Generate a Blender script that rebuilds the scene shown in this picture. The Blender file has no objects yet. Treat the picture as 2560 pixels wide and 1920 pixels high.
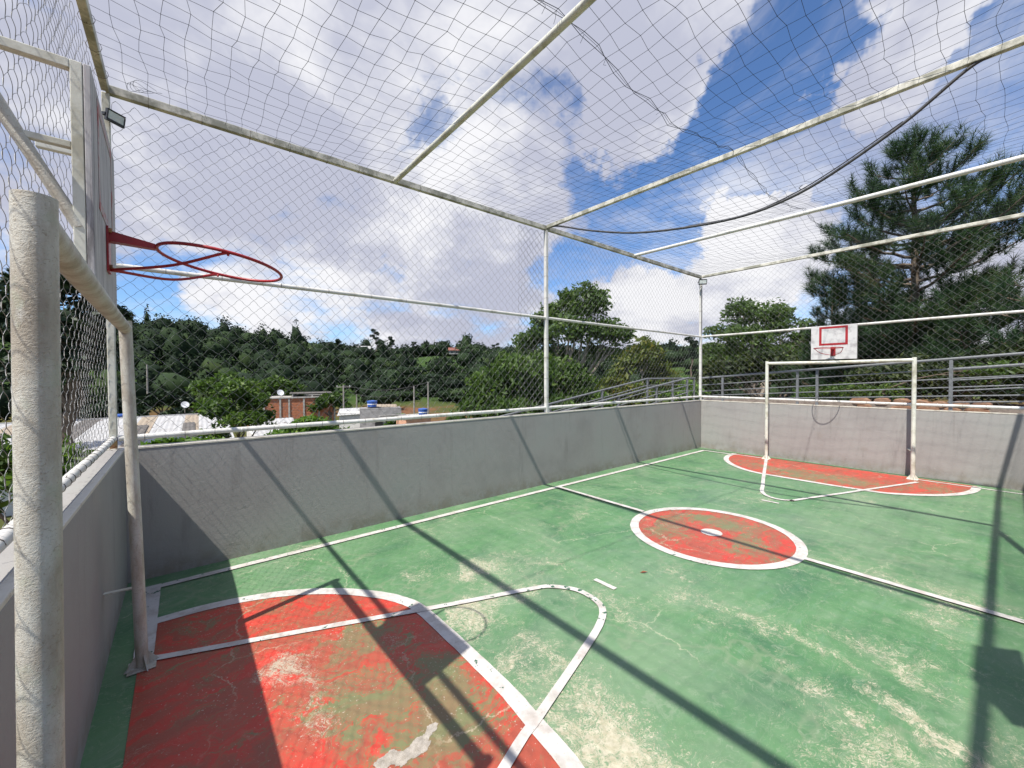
import bpy, math, random
import numpy as np
from mathutils import Vector, Matrix
random.seed(7)
rng = np.random.default_rng(11)
S = bpy.context.scene
COL = S.collection
R = math.radians

# ------------------------------------------------------------------ camera
CAM = Vector((0.3813, -4.7145, 1.75))
yaw, pitch, roll = R(50.80), R(1.089), R(-0.23)
Fv = Vector((math.cos(yaw)*math.cos(pitch), math.sin(yaw)*math.cos(pitch), -math.sin(pitch)))
Rv = Vector((math.sin(yaw), -math.cos(yaw), 0))
Uv = Rv.cross(Fv)
R2 = Rv*math.cos(roll) + Uv*math.sin(roll)
U2 = -Rv*math.sin(roll) + Uv*math.cos(roll)
cd = bpy.data.cameras.new('camera')
cd.sensor_width = 36; cd.lens = 36*1012.3/2560; cd.clip_start = 0.05; cd.clip_end = 3000
cam = bpy.data.objects.new('camera', cd); COL.objects.link(cam)
cam.matrix_world = Matrix(((R2.x, U2.x, -Fv.x, CAM.x), (R2.y, U2.y, -Fv.y, CAM.y), (R2.z, U2.z, -Fv.z, CAM.z), (0, 0, 0, 1)))
S.camera = cam

# ------------------------------------------------------------------ node helper
class G:
    def __init__(s, nt): s.t = nt; s.L = nt.links
    def put(s, sock, v):
        if hasattr(v, 'is_output') or isinstance(v, bpy.types.NodeSocket): s.L.new(v, sock)
        else:
            try: sock.default_value = v
            except Exception:
                sock.default_value = (*v, 1) if len(v) == 3 else v
    def n(s, typ, ins=None, out=0, **props):
        nd = s.t.nodes.new(typ)
        for k, v in props.items(): setattr(nd, k, v)
        for k, v in (ins or {}).items(): s.put(nd.inputs[k], v)
        return nd.outputs[out] if out is not None else nd
    def m(s, op, a, b=0.0, c=0.0, clamp=False):
        return s.n('ShaderNodeMath', {0: a, 1: b, 2: c}, operation=op, use_clamp=clamp)
    def ss(s, x, a, b, lo=0.0, hi=1.0):
        return s.n('ShaderNodeMapRange', {0: x, 1: a, 2: b, 3: lo, 4: hi}, interpolation_type='SMOOTHSTEP')
    def noise(s, vec, scale, detail=4, rough=.55, dist=0.0, out=0, dims='3D'):
        return s.n('ShaderNodeTexNoise', {'Vector': vec, 'Scale': scale, 'Detail': detail, 'Roughness': rough, 'Distortion': dist}, out=out, noise_dimensions=dims)
    def mix(s, f, a, b, blend='MIX'):
        nd = s.t.nodes.new('ShaderNodeMix'); nd.data_type = 'RGBA'; nd.blend_type = blend
        s.put(nd.inputs[0], f); s.put(nd.inputs[6], a); s.put(nd.inputs[7], b)
        return nd.outputs[2]
    def vm(s, op, a, b=(0, 0, 0), out=0, scale=None):
        nd = s.t.nodes.new('ShaderNodeVectorMath'); nd.operation = op
        s.put(nd.inputs[0], a)
        if op == 'SCALE': s.put(nd.inputs['Scale'], scale)
        else: s.put(nd.inputs[1], b)
        return nd.outputs['Value'] if op in ('DOT_PRODUCT', 'LENGTH', 'DISTANCE') else nd.outputs[0]
    def mapv(s, vec, scale=(1, 1, 1), rot=(0, 0, 0), loc=(0, 0, 0)):
        return s.n('ShaderNodeMapping', {'Vector': vec, 'Location': loc, 'Rotation': rot, 'Scale': scale})
    def ramp(s, f, stops):
        nd = s.t.nodes.new('ShaderNodeValToRGB'); s.put(nd.inputs[0], f)
        cr = nd.color_ramp
        while len(cr.elements) < len(stops): cr.elements.new(0.5)
        for e, (p, c) in zip(cr.elements, stops): e.position = p; e.color = (*c, 1)
        return nd.outputs[0]

# ------------------------------------------------------------------ world: sky with clouds, and the sun
sun_to = Vector((-0.605, -0.165, 1.0)).normalized()
EL = math.asin(sun_to.z)
W = bpy.data.worlds.new('World'); S.world = W; W.use_nodes = True
wt = W.node_tree; wt.nodes.clear(); g = G(wt)
SKY_STRENGTH = 0.078
sky = g.n('ShaderNodeTexSky', sky_type='NISHITA', sun_disc=False, sun_elevation=EL,
          sun_rotation=math.atan2(sun_to.x, sun_to.y), altitude=800.0, air_density=1.0, dust_density=0.25, ozone_density=2.6)
Dv = g.n('ShaderNodeTexCoord', out=0)
sep = g.n('ShaderNodeSeparateXYZ', {0: Dv}, out=None)
zz = g.m('ADD', g.m('MAXIMUM', sep.outputs[2], 0.0), 0.38)
Pv = g.vm('DIVIDE', Dv, g.n('ShaderNodeCombineXYZ', {0: zz, 1: zz, 2: zz}))
Dw = g.vm('NORMALIZE', g.vm('ADD', Dv, g.vm('SCALE', g.vm('SUBTRACT', g.noise(Dv, 7.0, 5, .62, out=1), (.5, .5, .5)), scale=0.24)))
def blobs(lst):
    acc = None
    for az, el, sg, w in lst:
        a, e, s_ = R(az), R(el), R(sg)
        c = (math.cos(a)*math.cos(e), math.sin(a)*math.cos(e), math.sin(e))
        k = 2/(s_*s_)
        b = g.m('EXPONENT', g.m('MULTIPLY_ADD', g.vm('DOT_PRODUCT', Dw, c), k, -k))
        acc = g.m('MULTIPLY_ADD', b, w, acc if acc is not None else 0.0)
    return acc
warp = g.vm('ADD', Pv, g.vm('SCALE', g.vm('SUBTRACT', g.noise(Pv, 3.0, 3, .6, out=1), (.5, .5, .5)), scale=0.16))
n1 = g.noise(warp, 2.6, 7, .62)
cover = blobs([(28.2, 24.2, 7.5, -.42), (19.6, 27.1, 6.5, -.38), (16.9, 33.5, 5, -.34), (42, 34.3, 2.9, -.30), (63.4, 32.3, 3.4, -.36), (43, 14.1, 3.8, -.34),
               (36.4, 15.8, 3.2, -.30), (94.4, 9, 3.2, -.30), (91.5, 8.2, 2.6, -.25), (3.8, 18.5, 8, -.36), (0.1, 27.1, 4, -.26), (67, 14.9, 2.2, -.26), (41.4, 27.3, 4.2, -.34),
               (28.5, 16.5, 4, -.34), (100, 33, 3, -.12), (79, 20, 2, -.1),
               (89.3, 26.6, 17, .16), (57.6, 17, 15, .17), (75.2, 36.2, 18, .17), (47.8, 41, 12, .18), (31, 37, 8, .72), (36, 32.5, 4.5, .45), (29.5, 32, 4.5, .40), (10.7, 27.8, 4.6, .62), (5.8, 31, 4.2, .50), (17.5, 23.5, 3.6, -.30), (12.5, 22, 3.5, -.2), (2, 34, 4, .35),
               (22.5, 19.5, 5.4, .60), (17.6, 15.6, 4, .36), (34, 9.6, 6.4, .32), (19, 9.0, 7.2, .34), (1.5, 8.0, 6, .30), (51.1, 24, 7, .14)])
dens = g.m('ADD', n1, cover)
mask = g.ss(dens, 0.40, 0.63)
veil = g.ss(g.noise(g.vm('MULTIPLY', warp, (1.0, 1.0, 1.0)), 1.5, 7, .70, .5), .38, .70, 0, .72)
mask = g.m('MAXIMUM', mask, veil)
n2 = g.noise(g.vm('ADD', warp, (3.1, 1.7, 0.4)), 3.4, 5, .6)
glow = blobs([(58.8, 27.4, 5.5, .32), (65.1, 18.5, 6, .26), (26.6, 20.8, 5.4, .30), (33.4, 10.6, 6, .26), (86.2, 9.2, 8, .20), (80.3, 37.5, 6, .2), (17, 12.5, 5, .22), (74.5, 12, 5, .22),
              (57.6, 14.8, 8, -.16), (75.4, 21.6, 8, -.14), (86.1, 20.1, 10, -.10), (38.3, 37.3, 8, -.14), (37, 20, 4, -.1)])
br = g.ss(g.m('ADD', n2, glow), 0.38, 0.74)
cloud = g.mix(br, (5.2, 5.4, 6.6), (9.2, 9.2, 9.5))
skyb = g.mix(1.0, sky, (1.12, 1.38, 1.68), 'MULTIPLY')
col = g.mix(mask, skyb, cloud)
bg = g.n('ShaderNodeBackground', {0: col, 1: SKY_STRENGTH})
out = wt.nodes.new('ShaderNodeOutputWorld'); wt.links.new(bg, out.inputs[0])

W.cycles.sampling_method = 'MANUAL'; W.cycles.sample_map_resolution = 512
sl = bpy.data.lights.new('sun', 'SUN'); sl.energy = 5.0; sl.angle = R(0.53); sl.color = (1.0, 0.95, 0.87)
so = bpy.data.objects.new('sun', sl); COL.objects.link(so)
so.rotation_euler = (-sun_to).to_track_quat('-Z', 'Y').to_euler(); so.location = (-20, -6, 40)

S.view_settings.view_transform = 'Standard'; S.view_settings.look = 'None'
S.view_settings.exposure = 0.42; S.view_settings.gamma = 1.0; S.view_settings.use_curve_mapping = False
S.render.engine = 'CYCLES'
S.cycles.use_denoising = True
S.cycles.max_bounces = 4; S.cycles.diffuse_bounces = 2; S.cycles.glossy_bounces = 2; S.cycles.transparent_max_bounces = 8
S.cycles.sample_clamp_indirect = 6
S.render.film_transparent = False

# ------------------------------------------------------------------ materials
def newmat(name):
    m = bpy.data.materials.new(name); m.use_nodes = True
    t = m.node_tree; t.nodes.clear(); gg = G(t)
    p = t.nodes.new('ShaderNodeBsdfPrincipled'); o = t.nodes.new('ShaderNodeOutputMaterial')
    t.links.new(p.outputs[0], o.inputs[0])
    gg.p = p; gg.o = o
    gg.obj = gg.n('ShaderNodeTexCoord', out=3)
    gg.pos = gg.n('ShaderNodeNewGeometry', out=0)
    return m, gg
def bump(gg, h, strength, dist=0.01):
    gg.put(gg.p.inputs['Normal'], gg.n('ShaderNodeBump', {'Strength': strength, 'Distance': dist, 'Height': h}))
def setp(gg, col, rough=.6, metal=0.0, spec=.5):
    gg.put(gg.p.inputs['Base Color'], col); gg.put(gg.p.inputs['Roughness'], rough)
    gg.put(gg.p.inputs['Metallic'], metal); gg.put(gg.p.inputs['Specular IOR Level'], spec)

def simple(name, a, b, scale=8, rough=.6, metal=0.0, bmp=0.0, detail=5, lo=.35, hi=.65):
    m, q = newmat(name)
    f = q.ss(q.noise(q.pos, scale, detail, .6), lo, hi)
    setp(q, q.mix(f, a, b), rough, metal)
    if bmp: bump(q, q.noise(q.pos, scale*6, 4), bmp)
    return m

def wearmask(q, regions, seed, fine=34.0, lo=.50, hi=.60, base=-.16):
    """worn trowel-mark texture: fine stretched noise let through where the regions are"""
    P = q.pos
    sep = q.n('ShaderNodeSeparateXYZ', {0: P}, out=None)
    flat = q.n('ShaderNodeCombineXYZ', {0: sep.outputs[0], 1: sep.outputs[1], 2: seed})
    big = q.noise(flat, 1.1, 6, .62)
    acc = q.m('MULTIPLY_ADD', q.m('SUBTRACT', big, .5), 1.2, base)
    wob = q.vm('ADD', flat, q.vm('SCALE', q.vm('SUBTRACT', q.noise(flat, 2.2, 5, .6, out=1), (.5, .5, .5)), scale=.7))
    for x, y, sx, sy, ang, w in regions:
        v = q.mapv(q.vm('SUBTRACT', wob, (x, y, seed)), scale=(1, 1, 1), rot=(0, 0, R(-ang)))
        v = q.vm('MULTIPLY', v, (1/sx, 1/sy, 0))
        l2 = q.vm('DOT_PRODUCT', v, v)
        acc = q.m('MULTIPLY_ADD', q.m('EXPONENT', q.m('MULTIPLY', l2, -1.0)), w, acc)
    fine_n = q.noise(q.mapv(wob, scale=(1.0, 2.1, 1), rot=(0, 0, R(32))), fine, 3, .62, 1.5)
    med = q.noise(wob, fine*.20, 6, .68, .6)
    tot = q.m('ADD', q.m('MULTIPLY', acc, .80), q.m('ADD', q.m('MULTIPLY', fine_n, 1.05), q.m('MULTIPLY', med, .62)))
    return q.ss(tot, lo+.36, hi+.52), flat, wob, acc
def cracks(q, flat, scale, width, seedv):
    w = q.vm('ADD', flat, q.vm('SCALE', q.vm('SUBTRACT', q.noise(flat, 2.3, 6, .7, out=1), (.5, .5, .5)), scale=.42))
    d = q.n('ShaderNodeTexVoronoi', {'Vector': q.vm('ADD', w, seedv), 'Scale': scale}, feature='DISTANCE_TO_EDGE', voronoi_dimensions='2D')
    c = q.ss(d, 0.0, width, 1.0, 0.0)
    keep = q.ss(q.noise(q.vm('ADD', flat, (9, 4, 1)), 1.3, 3), .47, .60)
    return q.m('MULTIPLY', c, keep)

def mat_green():
    m, q = newmat('green_court_paint')
    regs = [(1.95, -3.42, .30, .30, 0, .34), (1.85, -3.75, .5, .35, 20, .26), (2.02, -2.9, .25, .35, 60, .34), (2.0, -2.2, .2, .2, 0, .34), (2.29, -1.66, .22, .15, 0, .28), (1.97, -1.40, .2, .15, 0, .26),
            (2.5, -2.2, .35, .25, -40, .22), (3.04, -2.06, .3, .2, 0, .26), (3.4, -2.5, .35, .18, 0, .24), (3.7, -2.9, .3, .2, 0, .16), (2.75, -1.7, .3, .2, 0, .2), (2.91, -2.93, .15, .2, 0, .24),
            (3.05, -4.15, .55, .10, 60, .34), (3.25, -4.40, .65, .10, 58, .36), (3.62, -4.35, .55, .12, 60, .30), (3.45, -3.95, .6, .10, 60, .24), (2.75, -4.25, .5, .14, 60, .30), (3.95, -4.15, .5, .2, 60, .20),
            (4.67, -4.46, .4, .2, 0, .24), (5.0, -4.1, .5, .2, -70, .16), (5.97, -1.4, .4, .2, 0, .14), (6.44, -2.4, .5, .3, 0, .14), (6.7, -3.3, .5, .3, 0, .14), (4.2, -1.4, .4, .2, 0, .18), (2.2, -4.3, .6, .3, -40, .24),
            (2.45, -3.5, .3, .3, 0, -.28), (4.4, -3.6, .8, .4, 0, -.06)]
    wm, flat, wob, acc = wearmask(q, regs, 0.0)
    tone = q.noise(flat, 1.7, 7, .62, .4)
    base = q.ramp(tone, [(.30, (.048, .140, .066)), (.46, (.082, .200, .087)), (.58, (.098, .226, .096)), (.75, (.160, .268, .158))])
    streak = q.noise(q.mapv(flat, scale=(1.2, 5.5, 1), rot=(0, 0, R(24))), 3.0, 6, .65)
    base = q.mix(q.ss(streak, .52, .74, 0, .45), base, (.130, .255, .165))
    scuff = q.ss(q.noise(q.mapv(wob, scale=(5, 24, 1), rot=(0, 0, R(-35))), 2.0, 6, .74, 1.2), .50, .68, 0, .70)
    base = q.mix(scuff, base, (.235, .305, .205))
    pud = q.noise(q.vm('ADD', flat, (6, 2, 3)), .55, 5, .6)
    base = q.mix(q.ss(q.m('ABSOLUTE', q.m('SUBTRACT', pud, .5)), .0, .012, .30, 0), base, (.27, .29, .20))
    bleach = q.ss(q.noise(q.vm('ADD', flat, (3, 8, 2)), .8, 8, .68, .5), .40, .66, 0, .46)
    base = q.mix(bleach, base, (.218, .298, .195))
    tan = q.mix(q.ss(q.noise(flat, 26, 4), .35, .65), (.41, .375, .265), (.55, .505, .39))
    base = q.mix(q.ss(acc, -.05, .40, 0, .42), base, (.20, .27, .17))
    c = q.mix(q.m('MULTIPLY', wm, .92), base, tan)
    ck = q.m('MAXIMUM', cracks(q, flat, .62, .006, (2.2, 5.1, 0)), q.m('MULTIPLY', cracks(q, flat, 1.5, .010, (7.2, 1.1, 0)), .35))
    c = q.mix(q.m('MULTIPLY', ck, .75), c, (.40, .42, .29))
    spk = q.ss(q.noise(flat, 95, 2, .5), .73, .78, 0, .7)
    c = q.mix(spk, c, (.42, .44, .34))
    rough = q.m('ADD', q.m('MULTIPLY', wm, .25), q.ss(tone, .3, .7, .38, .55))
    setp(q, c, rough, 0, .45)
    h = q.m('ADD', q.m('MULTIPLY', q.noise(wob, 40, 4, .6), .5), q.m('MULTIPLY', wm, -.4))
    bump(q, h, .28, .004)
    return m
def mat_red():
    m, q = newmat('red_court_paint')
    regs = [(.89, -2.16, .16, .16, 0, .30), (.90, -2.56, .16, .20, 0, .40), (.89, -1.98, .12, .1, 0, .2), (1.39, -2.2, .1, .1, 0, .2), (1.1, -2.35, .15, .12, 0, .1)]
    wm, flat, wob, acc = wearmask(q, regs, 4.0, fine=44, base=-.20)
    regs2 = [(1.29, -2.05, .16, .12, 30, .30), (1.23, -2.48, .25, .2, 0, .26), (1.25, -2.67, .2, .14, 0, .2), (1.51, -2.71, .14, .4, 0, .34), (1.46, -2.99, .2, .2, 0, .28), (1.2, -2.9, .3, .2, 0, .2), (1.0, -2.54, .2, .25, 0, .18),
             (4.9, -3.0, .4, .3, 0, .36), (5.3, -2.5, .3, .4, 0, .34), (4.6, -2.4, .3, .3, 0, .26), (5.0, -2.1, .4, .2, 0, .22), (8.9, -2.7, .4, .8, 0, .38), (4.93, -2.65, .2, .2, 0, -.5)]
    sep = q.n('ShaderNodeSeparateXYZ', {0: q.pos}, out=None)
    acc2 = q.m('MULTIPLY_ADD', q.m('SUBTRACT', q.noise(wob, 1.6, 5, .6), .5), .9, -.04)
    for x, y, sx, sy, ang, w in regs2:
        v = q.vm('MULTIPLY', q.vm('SUBTRACT', wob, (x, y, 4.0)), (1/sx, 1/sy, 0))
        acc2 = q.m('MULTIPLY_ADD', q.m('EXPONENT', q.m('MULTIPLY', q.vm('DOT_PRODUCT', v, v), -1.0)), w, acc2)
    brush = q.noise(q.mapv(wob, scale=(3, 9, 1), rot=(0, 0, R(28))), 2.4, 6, .68, .6)
    gm = q.ss(q.m('ADD', q.m('MULTIPLY', acc2, .62), q.m('ADD', q.m('MULTIPLY', brush, .7), q.m('MULTIPLY', q.noise(q.mapv(wob, scale=(9, 22, 1), rot=(0, 0, R(-40))), 2.6, 5, .7, .8), .42))), .56, .74)
    tone = q.noise(q.mapv(wob, scale=(2, 6, 1), rot=(0, 0, R(-30))), 1.6, 6, .6)
    red = q.ramp(tone, [(.30, (.31, .075, .048)), (.50, (.39, .078, .048)), (.60, (.53, .046, .032)), (.8, (.46, .12, .078))])
    c = q.mix(q.m('MULTIPLY', gm, .85), red, q.mix(q.ss(tone, .4, .6), (.19, .165, .085), (.115, .205, .095)))
    c = q.mix(q.m('MULTIPLY', wm, .9), c, (.46, .43, .33))
    ck = cracks(q, flat, 1.2, .012, (1.2, 3.3, 0))
    c = q.mix(q.m('MULTIPLY', ck, .7), c, (.46, .38, .27))
    spk = q.ss(q.m('ADD', q.noise(flat, 60, 3, .6), q.m('MULTIPLY', q.noise(flat, 3, 3), .25)), .77, .83, 0, .65)
    c = q.mix(spk, c, (.52, .46, .38))
    setp(q, c, .45, 0, .4)
    bump(q, q.m('ADD', q.noise(wob, 45, 4, .6), q.m('MULTIPLY', wm, .4)), .25, .004)
    return m
def mat_line():
    m, q = newmat('white_line_paint')
    d = q.noise(q.pos, 7, 6, .65)
    c = q.mix(q.ss(d, .42, .68), (.60, .575, .55), (.46, .42, .385))
    chipn = q.m('ADD', q.noise(q.pos, 17, 4, .6), q.m('MULTIPLY', q.m('SUBTRACT', q.noise(q.pos, 1.4, 2), .5), .38))
    lv = q.vm('SUBTRACT', q.pos, (2.80, -2.60, 0)); lb_ = q.m('EXPONENT', q.m('MULTIPLY', q.vm('DOT_PRODUCT', lv, lv), -9.0))
    chip = q.ss(q.m('MULTIPLY_ADD', lb_, .10, chipn), .685, .70)
    c = q.mix(chip, c, (.055, .13, .085))
    c = q.mix(q.ss(q.noise(q.pos, 60, 3), .62, .74, 0, .6), c, (.33, .30, .25))
    c = q.mix(q.ss(q.noise(q.pos, 2.4, 6, .7), .52, .72, 0, .38), c, (.30, .33, .25))
    setp(q, c, .55, 0, .4); bump(q, q.noise(q.pos, 60, 4), .15, .003)
    return m
def mat_wall():
    m, q = newmat('grey_painted_plaster')
    b = q.noise(q.pos, 1.3, 6, .6)
    c = q.ramp(b, [(.3, (.270, .257, .248)), (.5, (.310, .300, .288)), (.7, (.308, .310, .294))])
    c = q.mix(q.ss(q.noise(q.mapv(q.pos, scale=(3, 3, .5)), 1.4, 5, .7), .56, .74, 0, .35), c, (.17, .155, .152))
    zc = q.n('ShaderNodeSeparateXYZ', {0: q.pos}, out=None).outputs[2]
    drip = q.ss(q.noise(q.mapv(q.pos, scale=(7, 7, .35)), 1.5, 6, .72), .55, .72, 0, .42)
    c = q.mix(q.m('MULTIPLY', drip, q.ss(zc, .1, 1.1)), c, (.185, .17, .16))
    foot = q.m('MULTIPLY', q.ss(zc, .26, .0), q.ss(q.noise(q.pos, 6, 6, .7), .35, .62))
    c = q.mix(q.m('MULTIPLY', foot, .55), c, (.20, .165, .12))
    sc_ = q.ss(q.noise(q.mapv(q.pos, scale=(4, 4, 14), rot=(0, R(25), 0)), 2.2, 5, .75, 1.0), .64, .72, 0, .35)
    c = q.mix(sc_, c, (.43, .42, .41))
    vb = q.n('ShaderNodeTexVoronoi', {'Vector': q.pos, 'Scale': 2.6})
    ball = q.m('MULTIPLY', q.ss(vb, .26, .12), q.ss(q.noise(q.pos, 3.1, 3), .5, .66, 0, .30))
    c = q.mix(ball, c, (.24, .21, .175))
    sp = q.ss(q.noise(q.pos, 85, 3, .6), .64, .72, 0, .3)
    c = q.mix(sp, c, (.35, .34, .33))
    setp(q, c, .75, 0, .3)
    w = q.vm('ADD', q.pos, q.vm('SCALE', q.noise(q.pos, 3, 4, .6, out=1), scale=.4))
    h = q.m('ADD', q.noise(w, 9, 6, .62, .8), q.m('MULTIPLY', q.noise(q.pos, 70, 3), .25))
    bump(q, h, .24, .012)
    return m
def mat_paint(name, clean, dirty, amount=.5, rust=(.20, .075, .03), rustlo=.72, rough=.5, fine=26, bumpy=.12):
    m, q = newmat(name)
    d = q.noise(q.pos, 5.5, 7, .68)
    c = q.mix(q.ss(d, .62-amount*.3, .82-amount*.3, 0, .85), clean, dirty)
    c = q.mix(q.ss(q.noise(q.pos, fine, 5, .65), .58, .74, 0, .6), c, dirty)
    c = q.mix(q.ss(q.noise(q.vm('ADD', q.pos, (5, 3, 1)), 12, 5, .7), rustlo, rustlo+.05, 0, .9), c, rust)
    setp(q, c, rough, 0, .45)
    bump(q, q.noise(q.pos, fine*3, 4, .6), bumpy, .003)
    return m
def mat_oldpaint():
    m, q = newmat('wrinkled_cream_paint')
    lo = q.noise(q.mapv(q.pos, scale=(1, 1, .35)), 11, 6, .66)
    c = q.ramp(lo, [(.26, (.60, .61, .57)), (.46, (.56, .545, .48)), (.58, (.44, .40, .33)), (.70, (.33, .285, .225)), (.80, (.58, .58, .54))])
    wr = q.noise(q.mapv(q.pos, scale=(1, 1, 1.3)), 75, 5, .66, 2.6)
    c = q.mix(q.ss(wr, .56, .64, 0, .62), c, (.27, .225, .165))
    c = q.mix(q.ss(q.noise(q.pos, 14, 4, .6), .58, .68, 0, .35), c, (.42, .46, .34))
    c = q.mix(q.ss(q.noise(q.pos, 30, 3, .6), .77, .80), c, (.30, .11, .05))
    setp(q, c, .5, 0, .4)
    bump(q, q.m('ADD', wr, q.m('MULTIPLY', q.noise(q.pos, 150, 3), .25)), .6, .004)
    return m
def mat_leaf(name, stops, trans=.28, rough=.5):
    m, q = newmat(name)
    f = q.n('ShaderNodeNewGeometry', out=8)
    f2 = q.m('ADD', q.m('MULTIPLY', f, .62), q.m('MULTIPLY', q.ss(q.noise(q.pos, .55, 4, .6), .32, .68), .38))
    c = q.ramp(f2, stops)
    setp(q, c, rough, 0, .3)
    tr = q.n('ShaderNodeBsdfTranslucent', {0: q.mix(1.0, c, (1.15, 1.25, .6), 'MULTIPLY')})
    mx = q.n('ShaderNodeMixShader', {0: trans, 1: q.p.outputs[0], 2: tr})
    q.t.links.new(mx, q.o.inputs[0])
    return m
def mat_bark(name, a, b):
    m, q = newmat(name)
    n_ = q.noise(q.mapv(q.pos, scale=(1, 1, .25)), 9, 6, .7)
    setp(q, q.mix(q.ss(n_, .35, .65), a, b), .9, 0, .2); bump(q, n_, .6, .03)
    return m
M = {}
M['green'] = mat_green(); M['red'] = mat_red(); M['line'] = mat_line(); M['wall'] = mat_wall()
M['pipe'] = mat_paint('white_pipe_paint', (.64, .63, .60), (.38, .36, .30), .42, rustlo=.70)
M['grimy'] = mat_paint('grimy_white_paint', (.62, .60, .52), (.22, .22, .17), .75, rustlo=.66, fine=18, bumpy=.25)
M['frame'] = mat_paint('dusty_white_frame_paint', (.66, .66, .58), (.40, .38, .29), .55, rustlo=.73)
M['coping'] = mat_paint('white_coping_paint', (.58, .55, .48), (.36, .32, .26), .45, rustlo=.80)
M['board'] = mat_paint('white_board_paint', (.60, .59, .59), (.34, .32, .33), .50, rustlo=.80, fine=14)
M['old'] = mat_oldpaint()
M['redpaint'] = mat_paint('red_metal_paint', (.36, .020, .026), (.20, .014, .020), .5, rust=(.10, .03, .02), rustlo=.72, rough=.4)
def mat_boardold():
    m, q = newmat('weathered_board')
    n_ = q.noise(q.mapv(q.pos, scale=(9, 9, .9)), 4, 7, .7, .5)
    c = q.ramp(n_, [(.32, (.20, .19, .195)), (.45, (.40, .385, .39)), (.6, (.54, .53, .53)), (.75, (.42, .34, .33))])
    setp(q, c, .7, 0, .3); bump(q, n_, .4, .004); return m
M['boardold'] = mat_boardold()
M['redfaded'] = simple('flaking_red_paint', (.38, .10, .10), (.47, .40, .40), 16, .7, 0, 0, 6, .38, .52)
M['wire'] = simple('galvanised_wire', (.20, .20, .205), (.30, .30, .295), 20, .42, .6)
M['net'] = simple('dark_net_cord', (.028, .038, .060), (.05, .06, .08), 12, .8)
M['tie'] = simple('rusty_tie_wire', (.06, .05, .045), (.12, .09, .07), 30, .7)
M['cable'] = simple('black_cable', (.035, .037, .042), (.07, .07, .075), 15, .55)
M['black'] = simple('black_cast_metal', (.018, .019, .022), (.04, .04, .045), 20, .5)
M['glass'] = simple('lamp_glass', (.55, .62, .62), (.66, .70, .68), 20, .12)
M['rail'] = mat_paint('grey_railing_paint', (.17, .18, .19), (.12, .12, .12), .4, rustlo=.74)
M['rust'] = simple('rusted_steel', (.16, .055, .022), (.40, .26, .12), 25, .85, 0, .3)
M['concrete'] = simple('raw_concrete', (.32, .31, .29), (.44, .42, .39), 3, .9, 0, .2)
M['stone'] = simple('orange_field_stone', (.17, .085, .05), (.27, .16, .10), 7, .9, 0, .5)
M['mortar'] = simple('dark_mortar', (.16, .13, .11), (.24, .20, .17), 12, .95, 0, .3)
M['soil'] = simple('red_soil', (.16, .075, .04), (.24, .12, .065), 2, .95)
M['brick'] = simple('hollow_brick_wall', (.40, .135, .065), (.52, .20, .10), 5, .9, 0, .1)
M['render_grey'] = simple('grey_render', (.26, .25, .25), (.36, .35, .35), 2, .85)
M['render_peach'] = simple('peach_render', (.62, .32, .20), (.68, .40, .27), 3, .85)
M['render_white'] = simple('white_render', (.62, .61, .58), (.72, .71, .69), 2, .8)
M['rooftile'] = simple('red_roof_tile', (.17, .06, .045), (.23, .09, .065), 3, .8)
M['bluepaint'] = simple('blue_plastic', (.02, .08, .32), (.03, .11, .42), 4, .45)
M['whiteplastic'] = simple('white_plastic', (.70, .72, .74), (.78, .79, .80), 6, .4)
M['bluesheet'] = simple('blue_tarp_sheet', (.05, .10, .30), (.08, .14, .38), 3, .6)
M['dark'] = simple('dark_opening', (.015, .016, .018), (.03, .03, .032), 5, .4)
M['pole'] = simple('weathered_pole', (.22, .20, .18), (.34, .32, .29), 4, .85)
def mat_roofsheet(name, a, b, st):
    m, q = newmat(name)
    n_ = q.noise(q.pos, 1.1, 7, .7)
    c = q.mix(q.ss(n_, .45, .7), a, b)
    c = q.mix(q.ss(q.noise(q.mapv(q.pos, scale=(1.6, .6, 1)), 1.7, 4, .6), .63, .67, 0, .9), c, st)
    setp(q, c, .65, 0, .3)
    return m
M['roofwhite'] = mat_roofsheet('white_roof_sheet', (.43, .43, .43), (.36, .35, .34), (.13, .10, .09))
M['rooftan'] = mat_roofsheet('tan_roof_sheet', (.34, .28, .21), (.29, .24, .19), (.2, .13, .09))
M['roofdark'] = mat_roofsheet('dark_roof_sheet', (.12, .11, .10), (.18, .16, .15), (.08, .06, .05))
M['leaf_dark'] = mat_leaf('dark_forest_leaf', [(0, (.006, .013, .009)), (.4, (.013, .028, .014)), (.75, (.026, .050, .020)), (1, (.05, .085, .030))], .12)
M['leaf_mid'] = mat_leaf('mid_green_leaf', [(0, (.028, .056, .014)), (.45, (.066, .122, .028)), (.8, (.118, .190, .042)), (1, (.18, .25, .065))], .42)
M['leaf_tree'] = mat_leaf('grey_green_leaf', [(0, (.040, .074, .024)), (.45, (.082, .140, .044)), (.8, (.140, .210, .066)), (1, (.20, .27, .10))], .45)
M['leaf_bright'] = mat_leaf('bright_green_leaf', [(0, (.04, .09, .014)), (.45, (.085, .17, .024)), (.8, (.14, .25, .035)), (1, (.22, .31, .06))], .35)
M['leaf_yellow'] = mat_leaf('yellowish_leaf', [(0, (.035, .060, .012)), (.5, (.080, .115, .022)), (.85, (.155, .165, .034)), (1, (.30, .21, .06))], .32)
M['needle'] = mat_leaf('pine_needle', [(0, (.016, .042, .020)), (.5, (.036, .080, .034)), (.85, (.072, .118, .044)), (1, (.17, .13, .06))], .25, .5)
M['leaf_olive'] = mat_leaf('dark_olive_leaf', [(0, (.012, .022, .008)), (.5, (.030, .050, .016)), (.85, (.065, .085, .024)), (1, (.14, .15, .04))], .3)
M['bark'] = mat_bark('brown_bark', (.10, .075, .055), (.20, .16, .125))
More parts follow.
